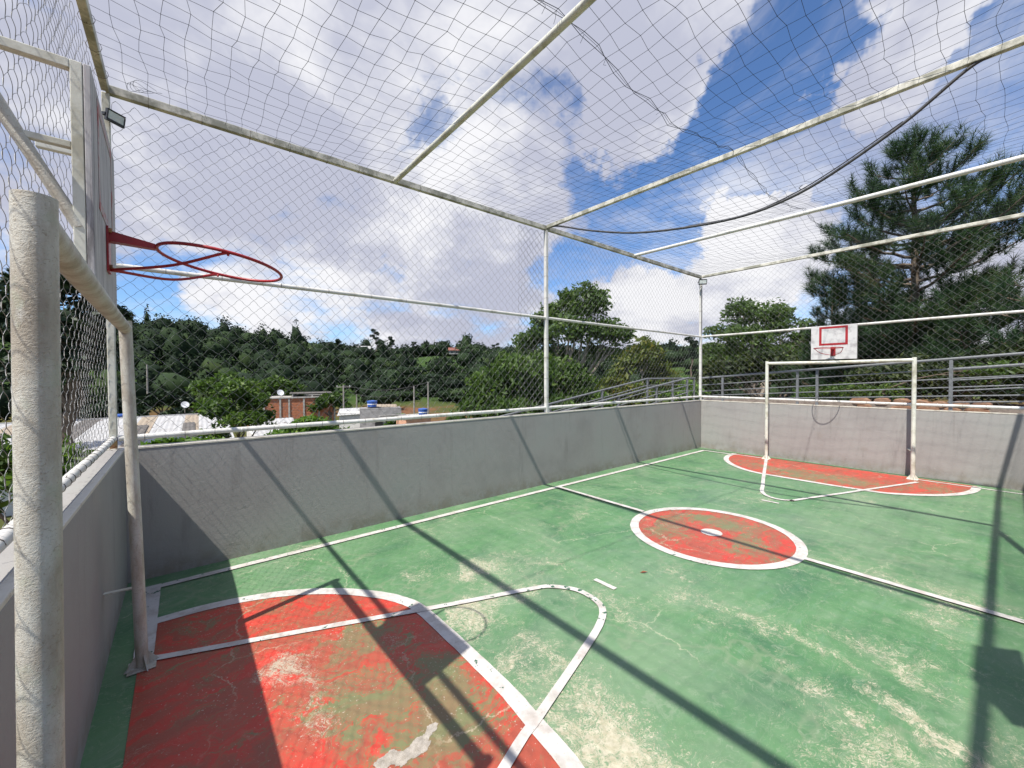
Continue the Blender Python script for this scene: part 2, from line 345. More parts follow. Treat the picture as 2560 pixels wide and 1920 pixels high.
M['barkpale'] = mat_bark('pale_bark', (.24, .20, .16), (.38, .33, .27))
def mat_ground():
    m, q = newmat('hillside_ground')
    n_ = q.noise(q.pos, .045, 7, .62)
    grass = q.mix(q.ss(q.noise(q.pos, .35, 5), .35, .65), (.030, .060, .017), (.055, .092, .026))
    c = q.mix(q.ss(n_, .52, .60), grass, (.13, .075, .042))
    d = q.vm('LENGTH', q.vm('SUBTRACT', q.pos, (0.38, -4.7, 0)))
    c = q.mix(q.ss(d, 84, 96), q.mix(q.ss(n_, .46, .58), (.075, .085, .028), (.17, .085, .045)), grass)
    setp(q, c, .95, 0, .1); bump(q, q.noise(q.pos, 2, 5), .5, .2)
    return m
M['ground'] = mat_ground()

# ------------------------------------------------------------------ mesh helpers
class MB:
    def __init__(s): s.v = []; s.f = []
    def add(s, v, f):
        o = len(s.v); s.v += [tuple(p) for p in v]; s.f += [tuple(i+o for i in q) for q in f]; return s
    def box(s, c, d, rot=None):
        hx, hy, hz = d[0]/2, d[1]/2, d[2]/2
        P = [Vector((x*hx, y*hy, z*hz)) for x in (-1, 1) for y in (-1, 1) for z in (-1, 1)]
        if rot is not None: P = [rot @ p for p in P]
        c = Vector(c)
        return s.add([p+c for p in P], [(0, 1, 3, 2), (4, 6, 7, 5), (0, 4, 5, 1), (2, 3, 7, 6), (0, 2, 6, 4), (1, 5, 7, 3)])
    def bar(s, a, b, w, h=None):
        """rectangular bar from a to b; w across, h upright"""
        a, b = Vector(a), Vector(b); h = h or w; d = (b-a)
        L_ = d.length; d.normalize()
        up = Vector((0, 0, 1)) if abs(d.z) < .95 else Vector((1, 0, 0))
        sd = d.cross(up).normalized(); up = sd.cross(d).normalized()
        rot = Matrix((d, sd, up)).transposed()
        return s.box((a+b)/2, (L_, w, h), rot)
    def tube(s, pts, r, n=10, cap=True):
        pts = [Vector(p) for p in pts]; k = len(pts)
        rs = r if hasattr(r, '__len__') else [r]*k
        V = []; prev = None
        for i, p in enumerate(pts):
            d = (pts[min(i+1, k-1)]-pts[max(i-1, 0)])
            d = d.normalized() if d.length > 1e-9 else Vector((0, 0, 1))
            if prev is None:
                a = d.cross(Vector((0, 0, 1)) if abs(d.z) < .9 else Vector((1, 0, 0))).normalized()
            else:
                a = (prev-d*prev.dot(d))
                a = a.normalized() if a.length > 1e-6 else d.orthogonal().normalized()
            prev = a; b = d.cross(a)
            for j in range(n):
                t = 2*math.pi*j/n
                V.append(p+(a*math.cos(t)+b*math.sin(t))*rs[i])
        F = [(i*n+j, i*n+(j+1) % n, (i+1)*n+(j+1) % n, (i+1)*n+j) for i in range(k-1) for j in range(n)]
        if cap: F += [tuple(range(n))[::-1], tuple((k-1)*n+j for j in range(n))]
        return s.add(V, F)
    def ring(s, c, r, tr, n=40, m=8, ax=(1, 0, 0), ay=(0, 1, 0)):
        c, ax, ay = Vector(c), Vector(ax), Vector(ay); az = ax.cross(ay)
        V = []
        for i in range(n):
            t = 2*math.pi*i/n; d = ax*math.cos(t)+ay*math.sin(t)
            for j in range(m):
                u = 2*math.pi*j/m
                V.append(c+d*(r+tr*math.cos(u))+az*tr*math.sin(u))
        F = [(i*m+j, ((i+1) % n)*m+j, ((i+1) % n)*m+(j+1) % m, i*m+(j+1) % m) for i in range(n) for j in range(m)]
        return s.add(V, F)
    def prism(s, poly, axis, t):
        """extrude polygon (3D points) along vector axis*t"""
        P = [Vector(p) for p in poly]; n = len(P); a = Vector(axis)*t
        return s.add(P+[p+a for p in P], [tuple(range(n))[::-1], tuple(range(n, 2*n))]+[(i, (i+1) % n, n+(i+1) % n, n+i) for i in range(n)])
    def build(s, name, mat, parent=None, smooth=False, bevel=0.0):
        me = bpy.data.meshes.new(name); me.from_pydata(s.v, [], s.f); me.update()
        me.materials.append(M[mat] if isinstance(mat, str) else mat)
        if smooth:
            me.polygons.foreach_set('use_smooth', [True]*len(me.polygons))
        o = bpy.data.objects.new(name, me); COL.objects.link(o)
        if smooth:
            try: me.set_sharp_from_angle(angle=R(40))
            except Exception: pass
        if bevel:
            b = o.modifiers.new('bevel', 'BEVEL'); b.width = bevel; b.segments = 2; b.limit_method = 'ANGLE'
        if parent is not None: o.parent = parent
        return o
def npmesh(name, V, F, mat, parent=None, smooth=False):
    """V (n,3), F (m,k) arrays"""
    me = bpy.data.meshes.new(name); V = np.asarray(V, np.float32); F = np.asarray(F, np.int32); k = F.shape[1]
    me.vertices.add(len(V)); me.vertices.foreach_set('co', V.ravel())
    me.loops.add(F.size); me.loops.foreach_set('vertex_index', F.ravel())
    me.polygons.add(len(F)); me.polygons.foreach_set('loop_start', np.arange(0, F.size, k, dtype=np.int32))
    me.polygons.foreach_set('loop_total', np.full(len(F), k, np.int32))
    if smooth: me.polygons.foreach_set('use_smooth', np.ones(len(F), bool))
    me.update(calc_edges=True); me.validate()
    me.materials.append(M[mat] if isinstance(mat, str) else mat)
    o = bpy.data.objects.new(name, me); COL.objects.link(o)
    if parent is not None: o.parent = parent
    return o
def tag(o, label=None, cat=None, group=None, kind=None):
    if label: o['label'] = label
    if cat: o['category'] = cat
    if group: o['group'] = group
    if kind: o['kind'] = kind
    return o
def thing(name, label, cat, group=None, kind=None):
    o = bpy.data.objects.new(name, None); COL.objects.link(o); o.empty_display_size = .2
    return tag(o, label, cat, group, kind)
def ribbon(pts, w, z, closed=False):
    """flat painted line of width w along pts (xy)"""
    P = [Vector((p[0], p[1])) for p in pts]
    Q = []
    for i in range(len(P) if closed else len(P)-1):
        a, b = P[i], P[(i+1) % len(P)]; k_ = max(1, int((b-a).length/.06))
        Q += [a.lerp(b, j/k_) for j in range(k_)]
    if not closed: Q.append(P[-1])
    P = Q; n = len(P); V = []; w0 = w; rl = random.Random(int(abs(P[0].x)*1000+abs(P[0].y)*100)); drift = 0
    for i, p in enumerate(P):
        drift = drift*.9+rl.uniform(-.0012, .0012); w = w0*(1+rl.uniform(-.035, .035))
        if 0 < i < n-1: p = p+Vector((drift, drift*.7))
        a = P[(i-1) % n] if (closed or i > 0) else p
        b = P[(i+1) % n] if (closed or i < n-1) else p
        d = (b-a).normalized(); nn = Vector((-d.y, d.x))
        V += [(*(p+nn*w/2), z), (*(p-nn*w/2), z)]
    m = n if closed else n-1
    return MB().add(V, [(2*i, 2*i+1, 2*((i+1) % n)+1, 2*((i+1) % n)) for i in range(m)])
def smoothline(pts, k=6):
    """Catmull-Rom through pts"""
    P = [np.array(p, float) for p in pts]; P = [2*P[0]-P[1]]+P+[2*P[-1]-P[-2]]; o = []
    for i in range(1, len(P)-2):
        for j in range(k):
            t = j/k; p0, p1, p2, p3 = P[i-1:i+3]
            o.append(tuple(.5*((2*p1)+(-p0+p2)*t+(2*p0-5*p1+4*p2-p3)*t*t+(-p0+3*p1-3*p2+p3)*t**3)))
    o.append(tuple(P[-2])); return o

# ------------------------------------------------------------------ court dimensions
L, WID, HW, H = 10.147, 5.30, 1.156, 4.17          # court length, width, wall height, top rail height
ZM, ZB = 2.693, 1.239                               # middle rail, bottom rail
FY, FXN, FXF, FYR = 0.03, -0.07, L+0.03, -WID-0.03  # fence planes
CX, CY = 4.9215, -2.647

# ------------------------------------------------------------------ setting: court floor with painted markings
floor = MB().box((L/2, -WID/2, -.15), (L+.06, WID+.06, .30)).build('court_floor', 'green')
tag(floor, 'green painted concrete court floor, worn to tan in patches', None, kind='structure')
def paint(name, mb, mat='line'):
    o = mb.build(name, mat, floor); return o
D_pts = [(0.16, -.87), (.51, -.885), (.83, -.97), (1.11, -1.11), (1.37, -1.31), (1.58, -1.55), (1.695, -1.75), (1.745, -1.93)]
D_near = smoothline(D_pts+[(1.757, -2.25), (1.757, -2.647), (1.752, -3.0), (1.735, -3.2)]+[(x, 2*CY-y) for x, y in D_pts[:-1]][::-1], 5)
D_far = [(9.95-(x-.14), y) for x, y in D_near]
def fan(outline, z):
    return MB().add([(x, y, z) for x, y in outline], [tuple(range(len(outline)))])
def inset_closed(base_x, pts):
    return [(base_x, pts[0][1])]+pts+[(base_x, pts[-1][1])]
paint('red_goal_area', fan(inset_closed(.15, D_near)[::-1], .003), 'red')
paint('red_goal_area', fan(inset_closed(L-.16, D_far), .003), 'red')
circ = [(CX+.82*math.cos(2*math.pi*i/72), CY+.82*math.sin(2*math.pi*i/72)) for i in range(72)]
paint('red_centre_disc', fan(circ, .003), 'red')
paint('goal_area_line', ribbon(D_near, .095, .0065))
paint('goal_area_line', ribbon(D_far, .095, .0065))
paint('centre_circle_line', ribbon(circ, .095, .0065, True))
paint('centre_spot', fan([(CX+.11*math.cos(2*math.pi*i/32), CY+.11*math.sin(2*math.pi*i/32)) for i in range(32)], .0065))
paint('side_line', ribbon([(.12, -.25), (L-.36, -.25)], .075, .010))
paint('side_line', ribbon([(.12, -WID+.245), (L-.36, -WID+.245)], .055, .010))
paint('halfway_line', ribbon([(CX+.022, -.29), (CX+.022, CY+.87)], .066, .013))
paint('halfway_line', ribbon([(CX+.022, CY-.87), (CX+.022, -WID+.27)], .066, .013))
paint('end_line', ribbon([(.17, -.21), (.17, -1.36)], .10, .013))
paint('end_line', ribbon([(.17, -3.92), (.17, -WID+.21)], .10, .013))
paint('end_line', ribbon([(L-.39, -.24), (L-.39, -.92)], .06, .013))
paint('end_line', ribbon([(L-.30, -.92), (L-.30, -1.50)], .05, .0065))
paint('end_line', ribbon([(L-.30, -3.76), (L-.30, -WID+.24)], .05, .0065))
lane = [(.22, -1.38), (.86, -1.62), (1.72, -1.95), (2.04, -2.07), (2.60, -2.27), (2.74, -2.35), (2.845, -2.50), (2.86, -2.66), (2.80, -2.81), (2.62, -2.925), (2.27, -3.05), (1.78, -3.21), (1.47, -3.315), (.22, -3.84)]
paint('lane_line', ribbon(smoothline(lane, 5), .052, .010))
lanef = [(9.75, -1.56), (8.15, -2.06), (7.47, -2.28), (7.10, -2.40), (6.92, -2.53), (6.86, -2.69), (6.95, -2.83), (7.15, -2.91), (9.6, -3.80)]
paint('lane_line', ribbon(smoothline(lanef, 5), .052, .010))
paint('free_throw_mark', ribbon([(3.105, -2.49), (3.11, -2.70)], .045, .0065))
paint('free_throw_mark', ribbon([(6.65, -2.55), (6.66, -2.76)], .045, .0065))
peel = [(1.02, -2.93), (1.04, -2.92), (1.12, -2.91), (1.14, -2.94), (1.17, -2.95), (1.23, -2.93), (1.28, -2.93), (1.31, -2.9), (1.35, -2.91), (1.34, -2.94), (1.29, -2.96), (1.275, -2.98), (1.28, -2.99), (1.23, -3.02), (1.16, -3.01), (1.13, -3.02), (1.1, -3.0), (1.09, -2.98), (1.06, -2.985), (1.03, -2.96)]
pp = smoothline(peel+[peel[0]], 7)[:-1]
paint('peeled_patch', fan([(x+random.uniform(-.0045, .0045), y+random.uniform(-.0045, .0045)) for x, y in pp], .0045), simple('bare_screed', (.34, .305, .26), (.45, .41, .36), 45, .9, 0, .5))

# ------------------------------------------------------------------ low walls round the court
def lowwall(name, label, x0, x1, y0, y1, inner):
    t = thing(name, label, 'wall')
    MB().box(((x0+x1)/2, (y0+y1)/2, (HW-.022)/2-.35), (x1-x0, y1-y0, HW-.022+.70)).build('wall_body', 'wall', t, bevel=.006)
    MB().box(((x0+x1)/2, (y0+y1)/2, HW-.0145), (x1-x0-.004, y1-y0-.004, .015)).build('coping', 'wall', t)
    lx0, lx1, ly0, ly1 = {'y+': (x0, x1, y0-.004, y0+.034), 'x+': (x1-.034, x1+.004, y0, y1), 'x-': (x0-.004, x0+.034, y0, y1), 'y-': (x0, x1, y1-.034, y1+.004)}[inner]
    MB().box(((lx0+lx1)/2, (ly0+ly1)/2, HW-.009), (lx1-lx0, ly1-ly0, .020)).build('coping_lip', 'coping', t, bevel=.004)
    return t
lowwall('low_wall', 'long grey plastered low wall under the fence on the left side', -.16, L+.16, 0, .16, 'y+')
lowwall('low_wall', 'shaded grey low wall behind the near goal at the left edge', -.16, 0, -WID-.16, -.003, 'x+')
lowwall('low_wall', 'sunlit grey low wall behind the far goal', L, L+.16, -WID-.16, -.003, 'x-')
lowwall('low_wall', 'grey low wall along the right side, out of the frame', .003, L-.003, -WID-.16, -WID, 'y-')

# ------------------------------------------------------------------ chain link
def chainlink(O, U, V, w, h, a=.12, b=.12, r=.0018, depth=.004, pts=3, wob=.012, sides=3, seed=0, jit=.004, hem=True):
    """interlocked zigzag wires; returns V, F"""
    rg = np.random.default_rng(seed)
    O, U, V = (np.array(t, float) for t in (O, U, V)); N = np.cross(U, V)
    s = a/2; nw = int(w/s)+1; ns = int(h/(b/2))
    ph = rg.uniform(0, 6.28, 8)
    allV = []; allF = []; base = 0
    ang = np.arange(sides)*2*np.pi/sides
    jn = rg.normal(0, jit, (nw+3, ns+3, 2))
    for j in range(nw):
        sg = 1 if j % 2 == 0 else -1
        k = np.arange(ns+1)
        sgn = np.where(k % 2 == 0, sg, -sg)
        # node shared with the neighbour on that side: same jitter index
        nb = np.where(sgn > 0, j+1, j)
        u = j*s+sgn*s/2+jn[nb, k, 0]; v = k*b/2+jn[nb, k, 1]
        n = np.zeros(ns+1)
        uu = []; vv = []; nn = []
        for i in range(ns):
            sd = depth if sgn[i] > 0 else -depth
            for q in range(pts):
                t = q/pts
                te = t+.07*math.sin(2*math.pi*t)
                uu.append(u[i]+(u[i+1]-u[i])*te); vv.append(v[i]+(v[i+1]-v[i])*t)
                nn.append(sd*math.sin(math.pi*t) if pts > 2 else (sd if q else 0))
        uu.append(u[-1]); vv.append(v[-1]); nn.append(0)
        uu = np.array(uu); vv = np.array(vv); nn = np.array(nn)
        uu = np.clip(uu, 0, w)
        bul = wob*(np.sin(1.7*uu+ph[0])*np.sin(2.3*vv+ph[1])+.6*np.sin(4.1*uu+ph[2]+1.3*vv)+.4*np.sin(6.3*vv+ph[3]))
        C = O+np.outer(uu, U)+np.outer(vv, V)+np.outer(nn+bul, N)
        T = np.gradient(C, axis=0); T /= np.linalg.norm(T, axis=1)[:, None]+1e-9
        A = np.cross(T, N); A /= np.linalg.norm(A, axis=1)[:, None]+1e-9
        Bv = np.cross(T, A)
        P = C[:, None, :]+r*(A[:, None, :]*np.cos(ang)[None, :, None]+Bv[:, None, :]*np.sin(ang)[None, :, None])
        m = len(C)
        i0 = np.arange(m-1)[:, None]*sides+np.arange(sides)[None, :]
        i1 = np.arange(m-1)[:, None]*sides+(np.arange(sides)[None, :]+1) % sides
        Fq = np.stack([i0, i1, i1+sides, i0+sides], -1).reshape(-1, 4)+base
        allV.append(P.reshape(-1, 3)); allF.append(Fq); base += m*sides
    return np.concatenate(allV), np.concatenate(allF)
def meshpart(parent, *a, **k):
    V_, F_ = chainlink(*a, **k)
    o = npmesh('chain_link_mesh', V_, F_, 'wire', parent, smooth=True); return o
def ties(parent, a, b, r, spacing, seed, tails=True):
    """wire ties wrapped round a pipe from a to b"""
    rg = random.Random(seed); a, b = Vector(a), Vector(b); d = (b-a); n = int(d.length/spacing); d.normalize()
    x = d.cross(Vector((0, 0, 1)) if abs(d.z) < .9 else Vector((1, 0, 0))).normalized(); y = d.cross(x)
    mb = MB()
    for i in range(n):
        c = a+d*((i+.5)*spacing+rg.uniform(-.03, .03))
        mb.ring(c, r+.0012, .0016, 10, 4, x, y)
        if tails and rg.random() < .5:
            e = c+x*rg.uniform(-.03, .03)+y*rg.choice((-1, 1))*(r+.01)
            mb.tube([c+y*r, e, e+Vector((rg.uniform(-.02, .02), rg.uniform(-.02, .02), -rg.uniform(.01, .04)))], .0013, 4)
    o = mb.build('tie_wires', 'tie', parent); o['kind'] = 'stuff'; return o
def pipe(name, parent, a, b, r, mat='pipe', n=12):
    """pipe with weld joints and a hair of bow so that it does not read as a ruler line"""
    a, b = Vector(a), Vector(b); L_ = (b-a).length; k = max(2, int(L_/.8)+1)
    rg = random.Random(int(abs(a.x*131+a.y*71+b.x*17+b.z*7)*100))
    pts = []
    for i in range(k+1):
        p = a+(b-a)*(i/k)
        if 0 < i < k: p += Vector((rg.uniform(-.003, .003), rg.uniform(-.003, .003), rg.uniform(-.004, .003)))
        pts.append(p)
    return MB().tube(pts, r, n).build(name, mat, parent, smooth=True)
def joints(parent, a, b, r, spacing, seed=0):
    a, b = Vector(a), Vector(b); d = b-a; n = int(d.length/spacing); d.normalize()
    mb = MB()
    for i in range(1, n+1):
        c = a+d*(i*spacing); mb.tube([c-d*.006, c, c+d*.006], [r+.0005, r+.003, r+.0005], 12)
    if mb.v: mb.build('weld_joints', 'pipe', parent, smooth=True)['kind'] = 'stuff'

# left side fence
t = thing('chain_link_fence', 'tall chain link fence with white pipes along the left side', 'fence', 'fences round the court')
MB().bar((FXN, FY, H-.035), (FXF, FY, H-.035), .055, .07).build('top_rail', 'grimy', t, bevel=.006)
for x0, x1 in ((FXN+.03, 4.94), (5.0, FXF-.03)):
    pipe('middle_rail', t, (x0, FY, ZM), (x1, FY, ZM), .022)
    pipe('bottom_rail', t, (x0, FY, ZB), (x1, FY, ZB), .024)
joints(t, (FXN, FY, ZM), (FXF, FY, ZM), .022, 1.25)
joints(t, (FXN, FY, ZB), (FXF, FY, ZB), .024, .9)
for x in (4.97,):
    MB().bar((x, FY, HW+.001), (x, FY, H-.071), .055, .055).build('post', 'pipe', t, bevel=.008)
    MB().bar((x+.045, FY+.004, HW+.001), (x+.045, FY+.004, ZB-.03), .03, .03).build('post_base', 'pipe', t)
po = MB().bar((FXN, FY, HW+.095), (FXN, FY, H-.071), .05, .05).build('corner_post', 'frame', t, bevel=.006)
MB().bar((FXN, FY, HW+.001), (FXN, FY, HW+.094), .046, .046).build('rusted_post_foot', 'rust', po, bevel=.004)
MB().bar((FXF, FY, HW+.001), (FXF, FY, H-.071), .055, .055).build('corner_post', 'pipe', t, bevel=.008)
meshpart(t, (FXN+.03, FY+.026, ZB-.05), (1, 0, 0), (0, 0, 1), 4.95, H-ZB-.02, seed=1, wob=.008)
meshpart(t, (4.42, FY+.036, ZB-.04), (1, 0, 0), (0, 0, 1), FXF-4.45, H-ZB-.03, seed=2, wob=.006)
ties(t, (FXN+.1, FY, ZB), (FXF-.1, FY, ZB), .024, .235, 1)
ties(t, (FXN+.1, FY, ZM), (FXF-.1, FY, ZM), .022, .46, 2)
ties(t, (FXN+.1, FY, H-.04), (FXF-.1, FY, H-.04), .042, .36, 3)
for x_, sd in ((4.97, 4), (FXF, 5)):
    ties(t, (x_, FY, HW+.1), (x_, FY, H-.1), .034, .32, sd, False)

# near end fence
t = thing('chain_link_fence', 'chain link fence seen edge on behind the near goal', 'fence', 'fences round the court')
MB().bar((FXN, FY-.03, H-.035), (FXN, FYR, H-.035), .05, .07).build('top_rail', 'grimy', t, bevel=.006)
pipe('middle_rail', t, (FXN, FY-.03, ZM-.05), (FXN, FYR, ZM-.05), .022)
pipe('bottom_rail', t, (FXN, FY-.03, ZB), (FXN, FYR, ZB), .024)
for y in (FYR,): MB().bar((FXN, y, HW+.001), (FXN, y, H-.071), .05, .05).build('post', 'pipe', t, bevel=.006)
meshpart(t, (FXN-.03, FY-.03, ZB-.03), (0, -1, 0), (0, 0, 1), WID, H-ZB-.01, seed=3, pts=6, wob=.014, depth=.006, jit=.006, r=.0011, sides=4)
ties(t, (FXN, FY-.1, ZB), (FXN, FYR+.1, ZB), .024, .14, 6)
ties(t, (FXN, FY-.1, H-.04), (FXN, FYR+.1, H-.04), .040, .3, 7)

# far end fence
t = thing('chain_link_fence', 'chain link fence behind the far goal and its backboard', 'fence', 'fences round the court')
MB().bar((FXF, FY-.03, H-.035), (FXF, FYR, H-.035), .05, .06).build('top_rail', 'grimy', t, bevel=.006)
pipe('middle_rail', t, (FXF, FY-.03, ZM), (FXF, FYR, ZM), .022)
pipe('bottom_rail', t, (FXF, FY-.03, ZB), (FXF, FYR, ZB), .024)
joints(t, (FXF, FY, ZM), (FXF, FYR, ZM), .022, .8); joints(t, (FXF, FY, ZB), (FXF, FYR, ZB), .024, .8)
meshpart(t, (FXF+.026, FY-.03, ZB-.04), (0, -1, 0), (0, 0, 1), WID, H-ZB-.02, seed=4, wob=.008)
MB().bar((FXF, FYR, HW+.001), (FXF, FYR, H-.071), .055, .055).build('post', 'pipe', t, bevel=.006)
ties(t, (FXF, FY-.1, ZB), (FXF, FYR+.1, ZB), .024, .24, 8); ties(t, (FXF, FY-.1, ZM), (FXF, FYR+.1, ZM), .022, .4, 9)

# right side fence, outside the frame, whose rails shade the court
t = thing('chain_link_fence', 'chain link fence along the right side, out of the frame', 'fence', 'fences round the court')
MB().bar((FXN+.03, FYR, H-.035), (FXF-.03, FYR, H-.035), .055, .07).build('top_rail', 'grimy', t)
pipe('middle_rail', t, (FXN+.03, FYR, ZM), (FXF-.03, FYR, ZM), .022); pipe('bottom_rail', t, (FXN+.03, FYR, ZB), (FXF-.03, FYR, ZB), .024)
MB().bar((4.97, FYR, HW+.001), (4.97, FYR, H-.071), .055, .055).build('post', 'pipe', t)
meshpart(t, (FXN+.03, FYR-.026, ZB-.04), (1, 0, 0), (0, 0, 1), FXF-FXN-.06, H-ZB-.02, seed=5, pts=2, depth=.002)
sg = thing('shadow_stand_in', 'unseen stand-in board added at the right fence, shaped to cast a blocky shadow on the court', 'stand_in')  # stand-in for an unknown object out of frame, outline shaped for its shadow
MB().prism([(1.40, FYR+.04, 4.10), (1.84, FYR+.04, 4.12), (2.62, FYR+.04, 3.05), (2.05, FYR+.04, 2.62), (1.62, FYR+.04, 3.22)], (0, 1, 0), .015).build('panel', 'board', sg)
MB().bar((1.6, FYR+.032, 3.6), (1.6, FYR+.032, 4.15), .02, .01).build('strap', 'wire', sg); MB().bar((2.1, FYR+.032, 2.65), (2.1, FYR+.032, 3.4), .02, .01).build('strap', 'wire', sg)

# roof beams
o = MB().tube([(2.42, FY-.02, H-.055), (2.41, -1.3, H-.062), (2.40, -2.6, H-.066), (2.385, -4, H-.062), (2.37, FYR+.02, H-.055)], .029, 14).build('roof_beam', 'frame', smooth=True)
tag(o, 'pale round roof pipe across the court nearest the camera', 'roof beam', 'pipes spanning the court under the net')
o = MB().bar((4.98, FY-.028, H-.02), (5.12, FYR+.028, H-.02), .05, .055).build('roof_beam', 'grimy', bevel=.005)
tag(o, 'grimy square roof beam over the halfway line with a cable tied to it', 'roof beam', 'pipes spanning the court under the net')
o = MB().tube([(7.40, FY, H-.03), (7.52, -2.6, H-.034), (7.62, FYR, H-.03)], .030, 14).build('roof_beam', 'pipe', smooth=True)
tag(o, 'clean white round roof pipe in front of the pine', 'roof beam', 'pipes spanning the court under the net')

# overhead net
def roofnet():
    xs = np.arange(FXN, FXF+.01, .134); ys = np.arange(FY, FYR-.01, -.134)
    bx = [FXN, 2.475, 5.05, 7.5, FXF]
    def P(i, j):
        x, y = xs[i], ys[j]
        for a, b in zip(bx[:-1], bx[1:]):
            if a <= x <= b+1e-6: tt = (x-a)/(b-a); break
        else: tt = 0
        ty = (FY-y)/(FY-FYR)
        sag = .14*math.sin(math.pi*tt)*(.35+.65*math.sin(math.pi*min(max(ty, 0), 1)))
        jx = .010*math.sin(i*2.1+j*1.3)+rr[i, j, 0]; jy = .010*math.sin(i*1.1+j*2.7)+rr[i, j, 1]
        edge = 0 if (j in (0, len(ys)-1) or i in (0, len(xs)-1)) else 1
        cor = .05*math.sin(x*2.2)*math.sin(y*1.9)*edge
        return Vector((x+jx*edge+cor*.6, y+jy*edge+cor*.5, H+.012-sag+rr[i, j, 2]*edge))
    rr = rng.normal(0, .006, (len(xs), len(ys), 3))
    Pn = [[P(i, j) for j in range(len(ys))] for i in range(len(xs))]
    mb = MB()
    def strand(p, r=.0015): mb.tube(p, r, 3, False)
    for i in range(len(xs)): strand(Pn[i])
    for j in range(len(ys)): strand([Pn[i][j] for i in range(len(xs))])
    for i in range(1, len(xs)-1):
        for j in range(1, len(ys)-1):
            c = Pn[i][j]; q = .0036
            mb.add([c+Vector(d)*q for d in ((1, 0, 0), (0, 1, 0), (-1, 0, 0), (0, -1, 0), (0, 0, 1), (0, 0, -1))], [(0, 1, 4), (1, 2, 4), (2, 3, 4), (3, 0, 4), (1, 0, 5), (2, 1, 5), (3, 2, 5), (0, 3, 5)])
    return mb, xs, ys, Pn
mb, xs, ys, Pn = roofnet()
nt = thing('overhead_net', 'dark square mesh sports net stretched over the whole court', 'net')
o = mb.build('net_mesh', 'net', nt); o['kind'] = 'stuff'
# seam rope, doubled and twisted, along the middle of the net
jm = min(range(len(ys)), key=lambda j: abs(ys[j]+2.75))
for sgn in (1, -1):
    pts = []
    for i in range(len(xs)):
        c = Pn[i][jm]; w_ = .022*math.sin(i*1.15)*sgn
        pts.append(c+Vector((0, w_, -.004)))
    MB().tube(pts, .0022, 5).build('seam_rope', 'net', nt)
lp = MB()
for k in range(16):
    i = random.randrange(2, len(xs)-2); c = Pn[i][jm]
    lp.tube([c, c+Vector((random.uniform(-.02, .02), random.uniform(-.03, .03), -.03)), c+Vector((random.uniform(-.03, .03), random.uniform(-.04, .04), -.06))], .0014, 4)
cx0 = Vector((.12, -.12, H-.01))
for k in range(3):
    r_ = .05+.02*k; lp.tube([cx0+Vector((.04*k+r_*math.cos(a_), -.03*k+r_*math.sin(a_)*.7, .02*math.sin(2*a_)-.02)) for a_ in np.linspace(0, 5.4, 16)], .0016, 4)
o = lp.build('loose_cord', 'net', nt); o['kind'] = 'stuff'

# hanging cable
cab = [(4.98, -.02, 4.14), (4.99, -.26, 4.09), (5.02, -.86, 3.86), (5.04, -1.56, 3.64), (5.05, -2.26, 3.51), (5.06, -2.88, 3.455), (5.07, -3.31, 3.50), (5.08, -3.67, 3.62), (5.09, -4.13, 3.85), (5.095, -4.48, 4.09), (5.10, -4.62, 4.135)]
cb = thing('hanging_cable', 'black cable sagging under the grimy roof beam', 'cable')
MB().tube(smoothline(cab, 8), .013, 10).build('cable', 'cable', cb, smooth=True)
MB().tube(smoothline([(a[0]+.008, a[1], a[2]+.020+.012*math.sin(3*a[1])) for a in cab[4:9]], 6), .0055, 6).build('spliced_wire', 'cable', cb, smooth=True)
MB().tube([(5.07, -3.42, 3.55), (5.07, -3.40, 3.575), (5.07, -3.43, 3.59)], .004, 5).build('wire_tail', 'cable', cb)

# ------------------------------------------------------------------ goals
def goal(label, x, y1, y2, top, mat, into, tops=(0, 0), bases=(0, 0), r=.030):
    t = thing('football_goal', label, 'goal', 'small football goals')
    xc = x
    for y, tx, bx_ in ((y1, tops[0], bases[0]), (y2, tops[1], bases[1])):
        x = xc+bx_; dl = tx-bx_
        pts = [(x, y, .004), (x+dl*.3, y, .7), (x+dl*.68, y, 1.4), (x+dl, y, top)]
        MB().tube(pts, r, 24).build('post', mat, t, smooth=True)
        b = MB()
        for a in (0, 90, 180, 270):
            d = Vector((math.cos(R(a+20)), math.sin(R(a+20)), 0)); c = Vector((x, y, 0))
            q = d.cross(Vector((0, 0, 1)))*.003
            b.prism([c+d*r*.9+Vector((0, 0, .006))-q, c+d*(r+.055)+Vector((0, 0, .006))-q, c+d*r*.9+Vector((0, 0, .085))-q], q.normalized(), .006)
        b.build('foot_gusset', mat, t)
        MB().box((x, y, .0085), (.13, .13, .006)).build('base_plate', mat, t)
        MB().bar((x-into*.02, y+.034, .48), (x-into*abs(x-(0 if into > 0 else L)), y+.10, .46), .03, .008).build('wall_bracket', 'frame', t)
    x = xc
    MB().tube([(x+tops[0], y1, top-.045), (x+(tops[0]+tops[1])/2, (y1+y2)/2, top-.052), (x+tops[1], y2, top-.045)], r*.98, 24).build('crossbar', mat, t, smooth=True)
    return t
goal('near football goal of thick peeling cream pipe at the left edge', .170, -1.42, -3.575, 2.085, 'old', 1, (-.042, .006), (.0, -.012))
goal('white football goal against the far wall below the backboard', 9.81, -1.54, -3.725, 2.04, 'frame', -1)

